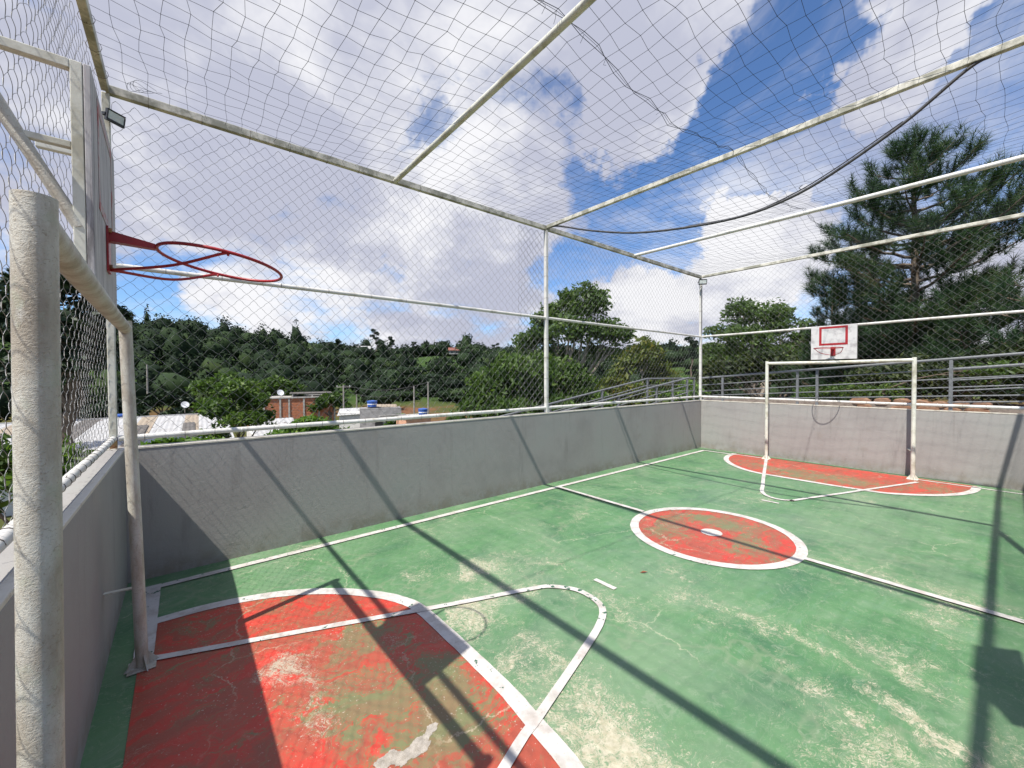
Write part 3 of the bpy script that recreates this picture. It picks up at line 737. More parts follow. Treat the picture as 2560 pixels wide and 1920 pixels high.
# ------------------------------------------------------------------ backboards with hoops
def backboard(label, xn, y0, y1, z0, z1, s, xf, rimz, dr, xfence, up=.13, redmat='redpaint', boardmat='board', tilt=0.0, inset=0.0, lw=.030):
    """board between y0 (far side) and y1; face looks along s; xf, xn = face x at y0 and y1"""
    t = thing('basketball_backboard', label, 'backboard', 'basketball backboards over the goals')
    th = .016
    a, b = Vector((xf, y0, 0)), Vector((xn, y1, 0)); d = (b-a).normalized(); nrm = Vector((s, 0, 0))
    nrm = (nrm-d*nrm.dot(d)).normalized()
    def pt(u, z, off): return a+d*u+Vector((0, 0, z))+nrm*off
    Wd = (b-a).length
    bd = MB().prism([pt(0, z0, -th), pt(Wd, z0, -th), pt(Wd, z1, -th), pt(0, z1, -th)], nrm, th).build('board', boardmat, t, bevel=.002)
    u0, u1, v0, v1, lw = Wd*.5-.215, Wd*.5+.215, z0+.262, z0+.612, lw
    q = MB()
    for (ua, ub, va, vb) in ((u0, u1, v1-lw, v1), (u0, u1, v0, v0+lw), (u0, u0+lw, v0+lw, v1-lw), (u1-lw, u1, v0+lw, v1-lw)):
        q.prism([pt(ua, va, .0005), pt(ub, va, .0005), pt(ub, vb, .0005), pt(ua, vb, .0005)], nrm, .0012)
    q.build('target_rectangle', redmat, bd)
    # frame of square tube behind, with arms back to the fence
    f = MB(); w = .026; bo = -th-w/2-.001
    for u in (w/2, Wd-w/2): f.bar(pt(u, z0, bo), pt(u, z1, bo), w)
    f.bar(pt(w, z1-w/2, bo), pt(Wd-w, z1-w/2, bo), w); f.bar(pt(w, z0+w/2, bo), pt(Wd-w, z0+w/2, bo), w)
    f.build('frame', 'frame', t, bevel=.002)
    for u in (w/2+inset, Wd-w/2-inset):
        p = pt(u, 0, bo-w/2-.0005)
        MB().bar(p+Vector((0, 0, z1-w/2)), Vector((xfence, p.y, z1-w/2)), w).build('support_arm', 'frame', t, bevel=.002)
        e = p+Vector((s*.012, 0, z0+.16)); st = Vector((xfence-s*.10, p.y, z1+up))
        br_ = MB().tube([st, st.lerp(e, .5), e], .016, 14).build('diagonal_brace', 'old', t, smooth=True)
        zc = z0+.395; xx = st.x+(e.x-st.x)*(zc-st.z)/(e.z-st.z)
        MB().bar(p+Vector((0, 0, zc)), Vector((xx, p.y, zc)), .019).build('support_arm', 'frame', t, bevel=.002)
    # hoop
    R_ = .212; hd = nrm*math.cos(tilt)-Vector((0, 0, 1))*math.sin(tilt)
    c = pt(Wd/2, rimz, 0)+hd*(dr+.22)
    hp = MB().ring(c, R_, .0062, 56, 10, hd, Vector((0, 0, 1)).cross(nrm)).build('hoop', 'redpaint', t, smooth=True)
    side = Vector((0, 0, 1)).cross(nrm)
    base = pt(Wd/2, rimz, 0)
    m_ = MB().box(base+nrm*.004+Vector((0, 0, -.055)), (.006, .075, .16), Matrix((nrm, side, Vector((0, 0, 1)))).transposed())
    m_.build('mounting_plate', 'redpaint', hp)
    # top arm: flat bar that splits on to the ring
    MB().prism([base+nrm*.006+side*.018+Vector((0, 0, .014)), base+hd*(dr+.005)+side*.018+Vector((0, 0, .008)), base+hd*(dr+.005)+side*.018+Vector((0, 0, -.010)), base+nrm*.006+side*.018+Vector((0, 0, -.024))], -side, .036).build('bracket_arm', 'redpaint', hp)
    low = base+nrm*.008+Vector((0, 0, -.125))
    for sg_ in (-1, 1):
        e = c+side*sg_*R_*.97-hd*R_*.10+Vector((0, 0, -.010)); mid = low.lerp(e, .55)+Vector((0, 0, -.022))+side*sg_*.03
        MB().tube(smoothline([low, mid, e, e+hd*.02], 6), .0055, 8).build('brace_rod', 'redpaint', hp, smooth=True)
    bl = MB()
    for dz in (.012, -.118):
        for sg_ in (-1, 1):
            cc = base+nrm*.007+side*sg_*.026+Vector((0, 0, dz)); bl.tube([cc, cc+nrm*.008], .008, 6)
    bl.build('bolts', 'rust', hp)['kind'] = 'stuff'
    return t
backboard('weathered white backboard with a red hoop above the near goal, seen edge on', .186, -2.30, -2.985, 2.035, 2.675, 1, .172, 2.268, .128, FXN+.026, redmat='redfaded', boardmat='boardold', tilt=R(7.5))
backboard('white backboard with a red target square above the far goal', 9.795, -2.30, -2.985, 2.045, 2.675, -1, 9.795, 2.24, .10, FXF-.026, up=-.05, inset=.12, lw=.038)

# ------------------------------------------------------------------ floodlights on the corner posts
def floodlight(label, c, aim, sc):
    t = thing('floodlight', label, 'floodlight', 'small floodlights on corner posts')
    c = Vector(c); f = Vector(aim).normalized(); sd = f.cross(Vector((0, 0, 1))).normalized(); up = sd.cross(f)
    rot = Matrix((sd, f, up)).transposed()
    w, h_ = .19*sc, .135*sc
    b = MB().box(c, (w, .03*sc, h_), rot); 
    for k in range(-3, 4): b.box(c-f*.024*sc+sd*(k*.024*sc), (.004, .022*sc, h_*.8), rot)
    b.build('housing', 'black', t, bevel=.003)
    for (du, dv, ww, hh) in ((0, h_/2-.006*sc, w, .012*sc), (0, -h_/2+.014*sc, w, .028*sc), (w/2-.006*sc, 0, .012*sc, h_-.041*sc), (-w/2+.006*sc, 0, .012*sc, h_-.041*sc)):
        MB().box(c+f*.019*sc+sd*du+up*dv, (ww, .008, hh), rot).build('bezel', 'black', t)
    MB().box(c+f*.0165*sc+up*.003, (w-.024*sc, .003, h_-.040*sc), rot).build('glass', 'glass', t)
    for s_ in (-1, 1):
        MB().bar(c+sd*s_*(w/2+.004), c+sd*s_*(w/2+.004)-f*.07*sc, .005, .02).build('bracket', 'black', t)
    MB().bar(c+sd*(w/2+.008)-f*.07*sc, c-sd*(w/2+.008)-f*.07*sc, .005, .02).build('bracket', 'black', t)
    return t
floodlight('black floodlight on the near left corner post above the hoop', (-.012, -.045, 3.885), (.62, -.75, -.22), .68)
floodlight('black floodlight on the far corner post', (10.06, -.07, 3.985), (-.75, -.62, -.20), .95)
o = MB().tube(smoothline([(FXF-.035, -.01, 3.92), (FXF-.045, .0, 3.6), (FXF-.04, -.005, 3.3), (FXF-.042, 0, 2.75)], 5), .005, 6).build('lamp_lead', 'cable', None, smooth=True)
tag(o, 'thin dark lead running down from the far floodlight', 'cable')

lf = MB().add([(-.035, 0, .004), (0, .012, .014), (.04, .002, .008), (.002, -.013, .012), (0, 0, .003)], [(0, 4, 1), (1, 4, 2), (2, 4, 3), (3, 4, 0)]).build('fallen_leaf', simple('dry_leaf', (.16, .05, .025), (.24, .09, .04), 40, .8))
lf.location = (3.53, -2.69, .002); lf.rotation_euler = (0, 0, -.6); tag(lf, 'dry reddish leaf lying on the green floor before the centre circle', 'leaf')

# ------------------------------------------------------------------ terrain
def sst(a, b, x):
    t_ = np.clip((x-a)/(b-a), 0, 1); return t_*t_*(3-2*t_)
CR_AZ = [-180, -40, 0, 20, 30, 50, 57, 62, 68, 72, 80, 86, 94, 100, 112, 150, 180]
CR_Z = [2, 2, 4, 6, 7, 7.5, 8.5, 9, 8, 7.5, 9.5, 11.5, 11.5, 13, 14, 6, 2]
def gh(x, y):
    x = np.asarray(x, float); y = np.asarray(y, float)
    dx, dy = x-.38, y+4.7; d = np.hypot(dx, dy); az = np.degrees(np.arctan2(dy, dx))
    zl = -1.0-4.0*sst(.3, 14, y)
    zf = -.6+1.45*sst(10.5, 12.6, x)-3.2*sst(16, 45, x)
    zr = np.where(x > 10.4, zf, -.6)
    tt = sst(.25, 5, y)
    z = zr*(1-tt)+zl*tt
    z = np.where(x < -.2, -1.2-3.8*sst(0, 14, np.maximum(-x, y)), z)
    crest = np.interp(az, CR_AZ, CR_Z)
    rise = sst(76, 160, d)
    z = z*(1-rise)+crest*rise
    z = z+rise*(1.1*np.sin(x*.05+1.3)*np.sin(y*.043)+.5*np.sin(x*.13)*np.sin(y*.11+2))
    return z-5*sst(230, 700, d)
rr_ = np.concatenate([np.linspace(0, 20, 50), np.linspace(20.6, 80, 60), np.linspace(82, 240, 70), np.linspace(260, 1500, 24)])
aa_ = np.linspace(-math.pi, math.pi, 241)[:-1]
X = .38+rr_[:, None]*np.cos(aa_)[None, :]; Y = -4.7+rr_[:, None]*np.sin(aa_)[None, :]
Z = gh(X, Y); V_ = np.stack([X, Y, Z], -1).reshape(-1, 3); na = len(aa_)
i0 = (np.arange(len(rr_)-1)[:, None]*na+np.arange(na)[None, :]); i1 = (np.arange(len(rr_)-1)[:, None]*na+(np.arange(na)[None, :]+1) % na)
Fq = np.stack([i0, i0+na, i1+na, i1], -1).reshape(-1, 4)
o = npmesh('ground', V_, Fq, 'ground', smooth=True); tag(o, 'grassy and bare red ground falling to a valley and rising as a hill', None, kind='structure')
def GZ(x, y): return float(gh(x, y))

# walkway behind the far wall
o = MB().box((11.36, -3.4, .40), (2.36, 9.4, .96)).build('walkway', 'concrete'); tag(o, 'concrete walkway behind the far wall', None, kind='structure')
rp = MB().prism([(3.0, .95, -1.6), (10.19, .95, -1.6), (10.19, .95, .62), (3.0, .95, -.5)], (0, 1, 0), .9).build('ramp', 'concrete'); tag(rp, 'sloping concrete ramp outside the left wall', None, kind='structure')

def railing(label, posts, rails, zoff=None, rtop=.026, rmid=.013):
    t = thing('pipe_railing', label, 'railing', 'grey pipe railings outside the court')
    for k, pts in enumerate(rails):
        MB().tube(pts, rtop if k == 0 else rmid, 10).build('top_rail' if k == 0 else 'mid_rail', 'rail', t, smooth=True)
    for p, z0, z1 in posts: MB().bar((p[0], p[1], z0), (p[0], p[1], z1), .05, .05).build('post', 'rail', t, bevel=.004)
    return t
def zt(y, a, b, ya=.68, yb=-4.88): return a+(b-a)*(y-ya)/(yb-ya)
yy = [.68, -1.0, -2.77, -4.88, -7.6]
zs = [(1.68, 2.11), (1.485, 1.92), (1.31, 1.735), (1.19, 1.565), (1.09, 1.39)]
railing('grey railing of five pipes behind the far goal, rising to the right', [((11.6, y), .88, zt(y, 1.68, 2.11)-.026) for y in (.12, -1.58, -1.96, -4.03, -6.3)],
        [[(11.6, y, zt(y, a, b)) for y in yy] for a, b in zs])
railing('nearer grey railing starting beside the right post of the far goal', [((11.12, y), .88, zt(y, 1.84, 1.91, -4.02, -4.87)+.04) for y in (-4.06, -6.2)],
        [[(11.12, y, zt(y, a, b, -4.02, -4.87)) for y in (-4.02, -4.87, -7.4)] for a, b in ((1.84, 1.91), (1.64, 1.71), (1.45, 1.53), (1.25, 1.30))])
railing('sloping grey handrail on the ramp outside the left fence', [((x, 1.6), GZ(x, 1.6)-.1, z-.02) for x, z in ((6.6, 1.14), (8.39, 1.40), (10.36, 1.67), (11.7, 1.67), (13.0, 1.66))],
        [[(4.4, 1.6, .84), (6.49, 1.6, 1.13), (8.4, 1.6, 1.40), (10.36, 1.6, 1.67), (13.07, 1.6, 1.665)], [(4.4, 1.6, .65), (7.65, 1.6, 1.105), (10.36, 1.6, 1.485), (13.07, 1.6, 1.465)], [(4.4, 1.6, .47), (7.65, 1.6, .93), (10.36, 1.6, 1.31), (13.07, 1.6, 1.265)]], rtop=.022)
railing('lower grey handrail crossing the ramp railing at the far left corner', [((x, .98), GZ(x, .98)-.1, z-.02) for x, z in ((8.2, 1.27), (9.8, 1.48), (11.36, 1.66))],
        [[(5.6, .98, .94), (8.01, .98, 1.25), (9.7, .98, 1.47), (11.45, .98, 1.69)], [(5.6, .98, .72), (9.05, .98, 1.17), (11.45, .98, 1.49)], [(5.6, .98, .52), (9.05, .98, .97), (11.45, .98, 1.29)]], rtop=.024)

# rubble wall behind the walkway
sw = thing('rubble_wall', 'low wall of orange field stones behind the far railing', 'stone wall')
MB().box((12.72, -2.2, .62), (.30, 6.6, .98)).build('mortar_core', 'mortar', sw)
def stone_mesh(seed):
    rg = random.Random(seed); mb = MB(); n = 9; P = []
    for z, k in ((-.5, .75), (0, 1.0), (.5, .72)):
        for i in range(n):
            a = 2*math.pi*i/n; P.append((k*.5*math.cos(a)*rg.uniform(.85, 1.1), z*rg.uniform(.85, 1.1), k*.5*math.sin(a)*rg.uniform(.85, 1.1)))
    F = [(r_*n+i, r_*n+(i+1) % n, (r_+1)*n+(i+1) % n, (r_+1)*n+i) for r_ in range(2) for i in range(n)]+[tuple(range(n))[::-1], tuple(2*n+i for i in range(n))]
    return mb.add(P, F)
stones = []
for s_ in range(4):
    o = stone_mesh(s_).build('stone', 'stone', sw, smooth=True); stones.append(o)
k = 0
rg = random.Random(5)
for row, zc in enumerate((.88, 1.01, 1.14)):
    y = .9-rg.uniform(0, .15)
    while y > -5.2:
        w_ = rg.uniform(.20, .42)
        if row < 1 or (-4.3 < y < -1.9 and rg.random() < .8):
            o = stones[k] if k < 4 else stones[k % 4].copy()
            if k >= 4: COL.objects.link(o)
            o.parent = sw; o.location = (12.575, y-w_/2, zc+rg.uniform(-.02, .02)); o.scale = (w_*rg.uniform(.95, 1.2), .07, rg.uniform(.15, .21)); o.rotation_euler = (rg.uniform(-.12, .12), 0, R(90)+rg.uniform(-.1, .1))
            k += 1
        y -= w_

# ------------------------------------------------------------------ trees
def leafcloud(C, size, aspect=.45, droop=0.0, outward=None, rg=rng, var=.35):
    """diamond leaves at points C"""
    n = len(C); d = rg.normal(size=(n, 3)); d[:, 2] -= droop
    if outward is not None: d += outward*.8
    d /= np.linalg.norm(d, axis=1)[:, None]
    q = rg.normal(size=(n, 3)); s = np.cross(d, q); s /= np.linalg.norm(s, axis=1)[:, None]+1e-9
    L_ = size*(1+var*rg.normal(size=n)).clip(.45, 1.8); up = np.cross(s, d)
    b = C-d*L_[:, None]*.5; tip = C+d*L_[:, None]*.5; md = C+up*L_[:, None]*.07
    w_ = s*(L_*aspect*.5)[:, None]
    V_ = np.stack([b, md+w_, tip, md-w_], 1).reshape(-1, 3)
    return V_, np.arange(4*n).reshape(-1, 4)
def shellpts(c, r, n, rg=rng, hollow=.62, squash=1.0, lump=.22):
    """points in the outer part of a lumpy ellipsoid"""
    d = rg.normal(size=(n, 3)); d /= np.linalg.norm(d, axis=1)[:, None]
    k = hollow+(1-hollow)*rg.random(n)**.7
    f = 1+lump*(np.sin(d[:, 0]*5.1+c[0]*3)*np.sin(d[:, 1]*4.7+c[1]*2)+np.sin(d[:, 2]*6.3+c[0]+c[1]))
    return np.array(c)+d*np.array(r)*(k*f)[:, None], d
def limbtube(mb, a, b, r0, r1, rg, bend=.12, k=4, n=7):
    a, b = Vector(a), Vector(b); L_ = (b-a).length; pts = []; rs = []
    for i in range(k+1):
        t_ = i/k; p = a.lerp(b, t_)+Vector((0, 0, bend*L_*math.sin(math.pi*t_)*.5))
        if 0 < i < k: p += Vector((rg.uniform(-1, 1), rg.uniform(-1, 1), rg.uniform(-.5, .5)))*L_*.05
        pts.append(p); rs.append(r0+(r1-r0)*t_)
    mb.tube(pts, rs, n); return pts
def tree(name, label, base, blobs_, nleaf, lsize, leafmat, bark='bark', trunk_r=.16, fork=.45, group=None, aspect=.45, droop=.1, seed=0, cat='tree', sub=5, hollow=.55, lump=.22):
    rg = random.Random(seed); nr = np.random.default_rng(seed+100)
    t = thing(name, label, cat, group)
    base = Vector(base); cen = sum((Vector(b[0]) for b in blobs_), Vector())/len(blobs_)
    top = max(b[0][2]+b[1][2]*.3 for b in blobs_)
    fk = base.lerp(Vector((cen.x, cen.y, base.z+(top-base.z)*fork)), 1.0)
    mb = MB(); limbtube(mb, base, fk, trunk_r, trunk_r*.7, rg, 0, 5, 9)
    Vs = []; off = 0; Fs = []
    vol = np.array([b[1][0]*b[1][1]*b[1][2] for b in blobs_])**.67; vol /= vol.sum()
    for (c, r), f in zip(blobs_, vol):
        pts = limbtube(mb, fk if rg.random() < .7 else base.lerp(fk, rg.uniform(.7, 1)), c, trunk_r*.5, trunk_r*.12, rg, .15, 5, 6)
        # sub clumps
        ns = sub; n_ = int(nleaf*f)
        subs = [(np.array(c), np.array(r)*.72)]
        for q in range(ns):
            d = nr.normal(size=3); d /= np.linalg.norm(d); d[2] = abs(d[2])*.8+d[2]*.2
            sc_ = np.array(c)+d*np.array(r)*.62; subs.append((sc_, np.array(r)*nr.uniform(.34, .5)))
            limbtube(mb, pts[3], sc_, trunk_r*.14, trunk_r*.04, rg, .1, 3, 4)
        w_ = np.array([2.0]+[1.0]*ns); w_ /= w_.sum()
        for (sc_, sr), wf in zip(subs, w_):
            P, dr_ = shellpts(sc_, sr, max(8, int(n_*wf)), nr, hollow, lump=lump)
            v, ff = leafcloud(P, lsize, aspect, droop, dr_*np.array([1, 1, .6]), nr)
            Vs.append(v); Fs.append(ff+off); off += len(v)
    mb.build('trunk', bark, t, smooth=True)
    npmesh('crown', np.concatenate(Vs), np.concatenate(Fs), leafmat, t)
    return t
def pol(az, d, z=0): return (.38+d*math.cos(R(az)), -4.7+d*math.sin(R(az)), z)
def B(az, d, z, rw, rh, rd=None): return (pol(az, d, z), (rd or rw, rd or rw, rh) if rd else (rw, rw, rh))
def gbase(az, d): x, y, _ = pol(az, d); return (x, y, GZ(x, y)-.1)

# tall airy tree behind the middle post
tree('airy_tree', 'tall airy grey-green tree rising right of the middle fence post', gbase(42.0, 20.5),
     [B(41.2, 20.5, 5.5, 1.25, 1.0), B(43.4, 20.5, 5.0, 1.15, 1.0), B(39.2, 20.5, 5.0, 1.05, .95), B(45.2, 20.6, 4.4, 1.15, .9), B(37.4, 20.3, 3.9, 1.0, .75), B(36.0, 20.2, 3.6, .85, .8), B(47.2, 20.6, 3.6, 1.1, .9), B(42.4, 19.6, 3.9, 1.3, .8), B(40.0, 20.0, 3.7, 1.1, .7), B(38.2, 20.8, 2.9, 1.2, .5), B(48.8, 20.4, 3.3, .9, .8), B(44.4, 21.2, 2.9, 1.2, .7), B(47.6, 20.2, 2.3, 1.1, .8)],
     17000, .18, 'leaf_tree', 'barkpale', .17, .42, 'trees beyond the left fence', aspect=.5, seed=3, hollow=.45)
tree('leafy_tree', 'dark leafy tree between the airy tree and the mango bush', gbase(45.2, 16.5),
     [B(46.5, 16.5, 1.5, 1.4, 1.2), B(43.6, 16.6, 1.4, 1.2, 1.2), B(48.5, 16.2, .8, 1.3, 1.1), B(41.4, 16.8, .9, 1.1, 1.0), B(44.5, 16.2, .1, 1.5, 1.0), B(39.2, 17, .4, 1.1, .9)],
     9000, .22, 'leaf_mid', 'bark', .15, .5, 'trees beyond the left fence', aspect=.42, droop=.5, seed=4)
tree('mango_bush', 'large mango bush with drooping glossy leaves left of the middle post', gbase(52.5, 13.0),
     [B(50.5, 13, 1.75, 1.05, .80), B(53.5, 12.8, 1.25, 1.05, .75), B(56.2, 12.6, .55, .95, .65), B(48.2, 13.3, 1.7, 1.0, .95), B(58.2, 12.4, .15, .6, .5), B(51.5, 12.4, .5, 1.2, .7), B(47.0, 13.4, .6, 1.1, .9)],
     8500, .24, 'leaf_mid', 'bark', .12, .45, 'trees beyond the left fence', aspect=.26, droop=1.1, seed=5, hollow=.7)
tree('leafy_bush', 'yellowish broad-leaved bush above the ramp handrail', gbase(33.5, 14.5),
     [B(35.2, 14.5, 2.05, .70, .55), B(32.2, 14.4, 2.35, .75, .75), B(36.6, 14.2, 1.4, .6, .5), B(31.0, 14.6, 1.6, .8, .6), B(34, 14.0, 1.0, .9, .5)],
     3600, .21, 'leaf_yellow', 'barkpale', .07, .35, 'trees beyond the left fence', aspect=.36, droop=.5, seed=6)
tree('leafy_bush', 'grassy green bush just behind the far left fence corner', gbase(29, 17.5),
     [B(29.5, 17.5, 1.2, 1.1, .6), B(26.5, 17, 1.0, 1.0, .5), B(37.0, 16.8, .7, 1.2, .6), B(33, 17.5, .9, 1.3, .6)], 4200, .19, 'leaf_bright', 'bark', .07, .4, 'trees beyond the left fence', aspect=.3, seed=7)
# round tree further back
tree('round_tree', 'round spreading tree between the far corner and the far backboard', gbase(19.6, 40),
     [B(21.0, 40, 7.0, 2.0, 1.5), B(18.8, 40, 6.7, 2.2, 1.5), B(16.2, 39.6, 5.6, 1.9, 1.1), B(23.0, 40, 5.4, 1.7, 1.3), B(14.6, 39.6, 4.7, 1.5, .9), B(20, 38.4, 4.6, 2.4, 1.6), B(22.6, 39, 3.2, 2.1, 1.5), B(17.4, 39, 3.4, 2.0, 1.2), B(24.6, 40, 3.8, 1.2, .9)],
     12000, .30, 'leaf_tree', 'barkpale', .35, .35, 'trees beyond the far fence', aspect=.42, seed=8, hollow=.75)
tree('low_tree', 'dark low tree under the round tree behind the far railing', gbase(19, 27),
     [B(21.5, 27, 1.9, 1.9, 1.3), B(18.5, 27, 2.2, 1.8, 1.4), B(15.5, 27, 1.6, 1.7, 1.2), B(24, 27.2, 1.4, 1.5, 1.0), B(13, 27, 1.2, 1.4, 1.0)],
     8500, .24, 'leaf_olive', 'bark', .2, .4, 'trees beyond the far fence', seed=9)
tree('low_tree', 'green shrub mass behind the right end of the railing', gbase(3, 18),
     [B(5.5, 18, 1.6, 1.3, .8), B(2.6, 17.6, 1.7, 1.2, .9), B(0.2, 17.4, 1.9, 1.1, 1.0), B(-2, 17, 1.8, 1.1, 1.0), B(8.5, 18.2, 1.5, 1.1, .8)],
     6000, .17, 'leaf_olive', 'bark', .1, .35, 'trees beyond the far fence', aspect=.35, seed=10)
tree('leafy_bush', 'bright yellow-green bush tucked behind the far goal posts', gbase(9.5, 17),
     [B(11.0, 17, 1.2, .8, .4), B(8.0, 16.6, 1.15, .6, .4), B(14.0, 17.4, 1.1, .8, .4), B(0.8, 15.9, 1.75, .6, .45)], 2400, .14, 'leaf_mid', 'bark', .05, .4, 'trees beyond the far fence', aspect=.3, seed=12)

# pines
def pine(name, label, base, height, branches, seed, trunk_r=.16, needle=.26, nn=64, lean=(0, 0), tuft_w=.017, group='pines beyond the far fence'):
    rg = random.Random(seed); nr = np.random.default_rng(seed)
    t = thing(name, label, 'tree', group); base = Vector(base)
    mb = MB(); N = 12; tp = []
    for i in range(N+1):
        f = i/N; tp.append(base+Vector((lean[0]*f+rg.uniform(-.03, .03), lean[1]*f+rg.uniform(-.03, .03), height*f)))
    mb.tube(tp, [trunk_r*(1-.9*i/N)+.012 for i in range(N+1)], 10)
    tufts = []   # (centre, direction, length)
    def trunk_at(z):
        f = min(max((z-base.z)/height, 0), 1); return base+Vector((lean[0]*f, lean[1]*f, height*f))
    for (z, az, ln, up) in branches:
        a = trunk_at(z); d = Vector((math.cos(az), math.sin(az), 0))
        k = 7; pts = []
        for i in range(k+1):
            f = i/k
            pts.append(a+d*ln*f+Vector((0, 0, ln*(up*f*f+.12*f)))+Vector((rg.uniform(-1, 1), rg.uniform(-1, 1), rg.uniform(-1, 1)))*ln*.02)
        r0 = max(.014, trunk_r*.30*min(1, ln/2.2))
        mb.tube(pts, [r0*(1-.8*i/k)+.005 for i in range(k+1)], 6)
        ns = max(3, int(ln*7.0))
        for q in range(ns):
            f = .30+.70*(q+rg.random())/ns; i = min(int(f*k), k-1); p = pts[i].lerp(pts[i+1], f*k-i)
            sd = d.cross(Vector((0, 0, 1)))*rg.choice((-1, 1))
            e = p+(sd*rg.uniform(.12, .42)+d*rg.uniform(.05, .30)+Vector((0, 0, rg.uniform(.02, .34))))*min(1.0, .5+ln*.25)
            mb.tube([p, p.lerp(e, .5)+Vector((0, 0, -.02)), e], [.010, .007, .004], 4, False)
            dirn = (e-p).normalized()*.7+Vector((0, 0, .75)); tufts.append((e, dirn.normalized(), rg.uniform(.8, 1.25)))
            if rg.random() < .6: tufts.append((p.lerp(e, .5), dirn.normalized(), rg.uniform(.7, 1.0)))
        tufts.append((pts[-1], (pts[-1]-pts[-2]).normalized()*.6+Vector((0, 0, .8)), 1.2))
    for q in range(9): tufts.append((tp[-1]+Vector((rg.uniform(-.08, .08), rg.uniform(-.08, .08), -.16*q)), Vector((rg.uniform(-.3, .3), rg.uniform(-.3, .3), 1)).normalized(), 1.25))
    C = np.array([x[0] for x in tufts]); D = np.array([np.array(x[1])/np.linalg.norm(x[1]) for x in tufts]); Ls = np.array([x[2] for x in tufts])
    m = len(C)
    # needles stand off a shoot: bottle-brush leaning forward along it
    sh = nr.random((m, nn)); dv = nr.normal(size=(m, nn, 3)); dv /= np.linalg.norm(dv, axis=2)[:, :, None]
    dv = dv*.85+D[:, None, :]*.80; dv /= np.linalg.norm(dv, axis=2)[:, :, None]
    st = C[:, None, :]+D[:, None, :]*(sh*needle*1.2*Ls[:, None])[:, :, None]-D[:, None, :]*needle*.4
    ln = needle*Ls[:, None]*nr.uniform(.6, 1.0, (m, nn))
    tip = st+dv*ln[:, :, None]
    s = np.cross(dv, nr.normal(size=(m, nn, 3))); s /= np.linalg.norm(s, axis=2)[:, :, None]+1e-9
    V_ = np.stack([st-s*tuft_w*.5, st+s*tuft_w*.5, tip], 2).reshape(-1, 3)
    npmesh('crown', V_, np.arange(len(V_)).reshape(-1, 3), 'needle', t)
    mb.build('trunk', 'bark', t, smooth=True)
    return t
def branchset(z0, z1, prof, n, seed, base_up=.20, azr=(0, 6.28)):
    """prof(f) = branch length at f of the way up"""
    rg = random.Random(seed); o = []; az = 0
    for i in range(n):
        f = (i+rg.random()*.8)/n; az += 2.4+rg.uniform(-.4, .4)
        o.append((z0+(z1-z0)*f, azr[0]+(az % 6.28)/6.28*(azr[1]-azr[0]), prof(f)*rg.uniform(.72, 1.12), base_up+.22*f+rg.uniform(-.06, .10)))
    return o
def prof1(f): return 2.9*(1-f)**.72*(.62+.9*min(f*2.0, 1)) if f < .999 else .2
bb = gbase(5.9, 22)
pine('pine_tree', 'tall dark pine with upswept branches above the far backboard', bb, 10.9-bb[2], branchset(bb[2]+1.8, 10.6, prof1, 60, 3)+[(6.1, -1.35, 3.3, .38), (6.5, -1.5, 3.1, .5), (5.8, -1.2, 2.8, .3), (6.9, -1.45, 2.6, .6), (5.2, 1.4, 3.5, .12), (5.9, 1.7, 3.1, .2), (4.6, 1.55, 3.3, .10), (6.8, 1.5, 2.7, .3)], 21, .20, .40, 62, lean=(.0, .12))
bb = gbase(-6.4, 19.0)
pine('pine_tree', 'pine branches reaching in from the right edge', bb, 6.8-bb[2], branchset(2.0, 6.6, lambda f: 2.5*(1-f)**.6+.3, 34, 4, .16), 22, .16, .36, 50)
bb = gbase(12.5, 25)
pine('pine_tree', 'small dark pine beside the round tree, left of the far backboard', bb, 5.4-bb[2], branchset(bb[2]+.8, 5.2, lambda f: 1.5*(1-f)**.7+.2, 36, 5), 23, .10, .34, 60)
for k_, (az, d_, h_, w_, lb) in enumerate([(9.4, 24.5, 4.6, 2.0, 'young pine with low branches right behind the far backboard'), (2.4, 21.5, 5.0, 2.2, 'bushy young pine right of the tall pine trunk'), (6.4, 25.5, 5.2, 2.2, 'dense young pine in the shade behind the tall pine')]):
    bb = gbase(az, d_)
    pine('pine_tree', lb, bb, h_-bb[2], branchset(bb[2]+.5, h_-.2, lambda f, w_=w_: w_*(1-f)**.6+.25, 44, 30+k_), 30+k_, .10, .34, 60)

# foreground growth at the lower left, outside the near and left fences
tree('leafy_bush', 'bright leafy bush outside the near fence at the left edge', (-1.35, -1.2, -1.5),
     [((-1.5, -1.6, 1.15), (.5, .5, .6)), ((-1.25, -.6, .95), (.45, .5, .5)), ((-1.6, -2.4, 1.0), (.5, .5, .6)), ((-1.2, .4, .75), (.45, .5, .4))], 3000, .12, 'leaf_mid', 'bark', .05, .4, 'bushes beside the court', aspect=.4, seed=41, droop=.4)
tree('leafy_bush', 'dark dense bush behind the near corner post', (-.75, 2.0, -1.6),
     [((-.6, 1.5, .75), (.5, .5, .38)), ((-.95, 2.6, .7), (.6, .6, .4)), ((-.2, 2.6, .05), (.5, .5, .3)), ((-1.5, 2.2, .8), (.6, .6, .5))], 3400, .12, 'leaf_mid', 'bark', .05, .4, 'bushes beside the court', aspect=.36, seed=42)
tree('leafy_bush', 'bright bush of drooping leaves below the bottom rail, left of the grey house', gbase(79, 12.2),
     [B(77.0, 12.2, .38, .62, .42), B(80.0, 12.0, .12, .60, .42), B(74.6, 12.4, .05, .60, .36), B(82.6, 11.8, -.15, .55, .36)], 3000, .17, 'leaf_bright', 'bark', .05, .4, 'bushes beside the court', aspect=.4, droop=.6, seed=43)
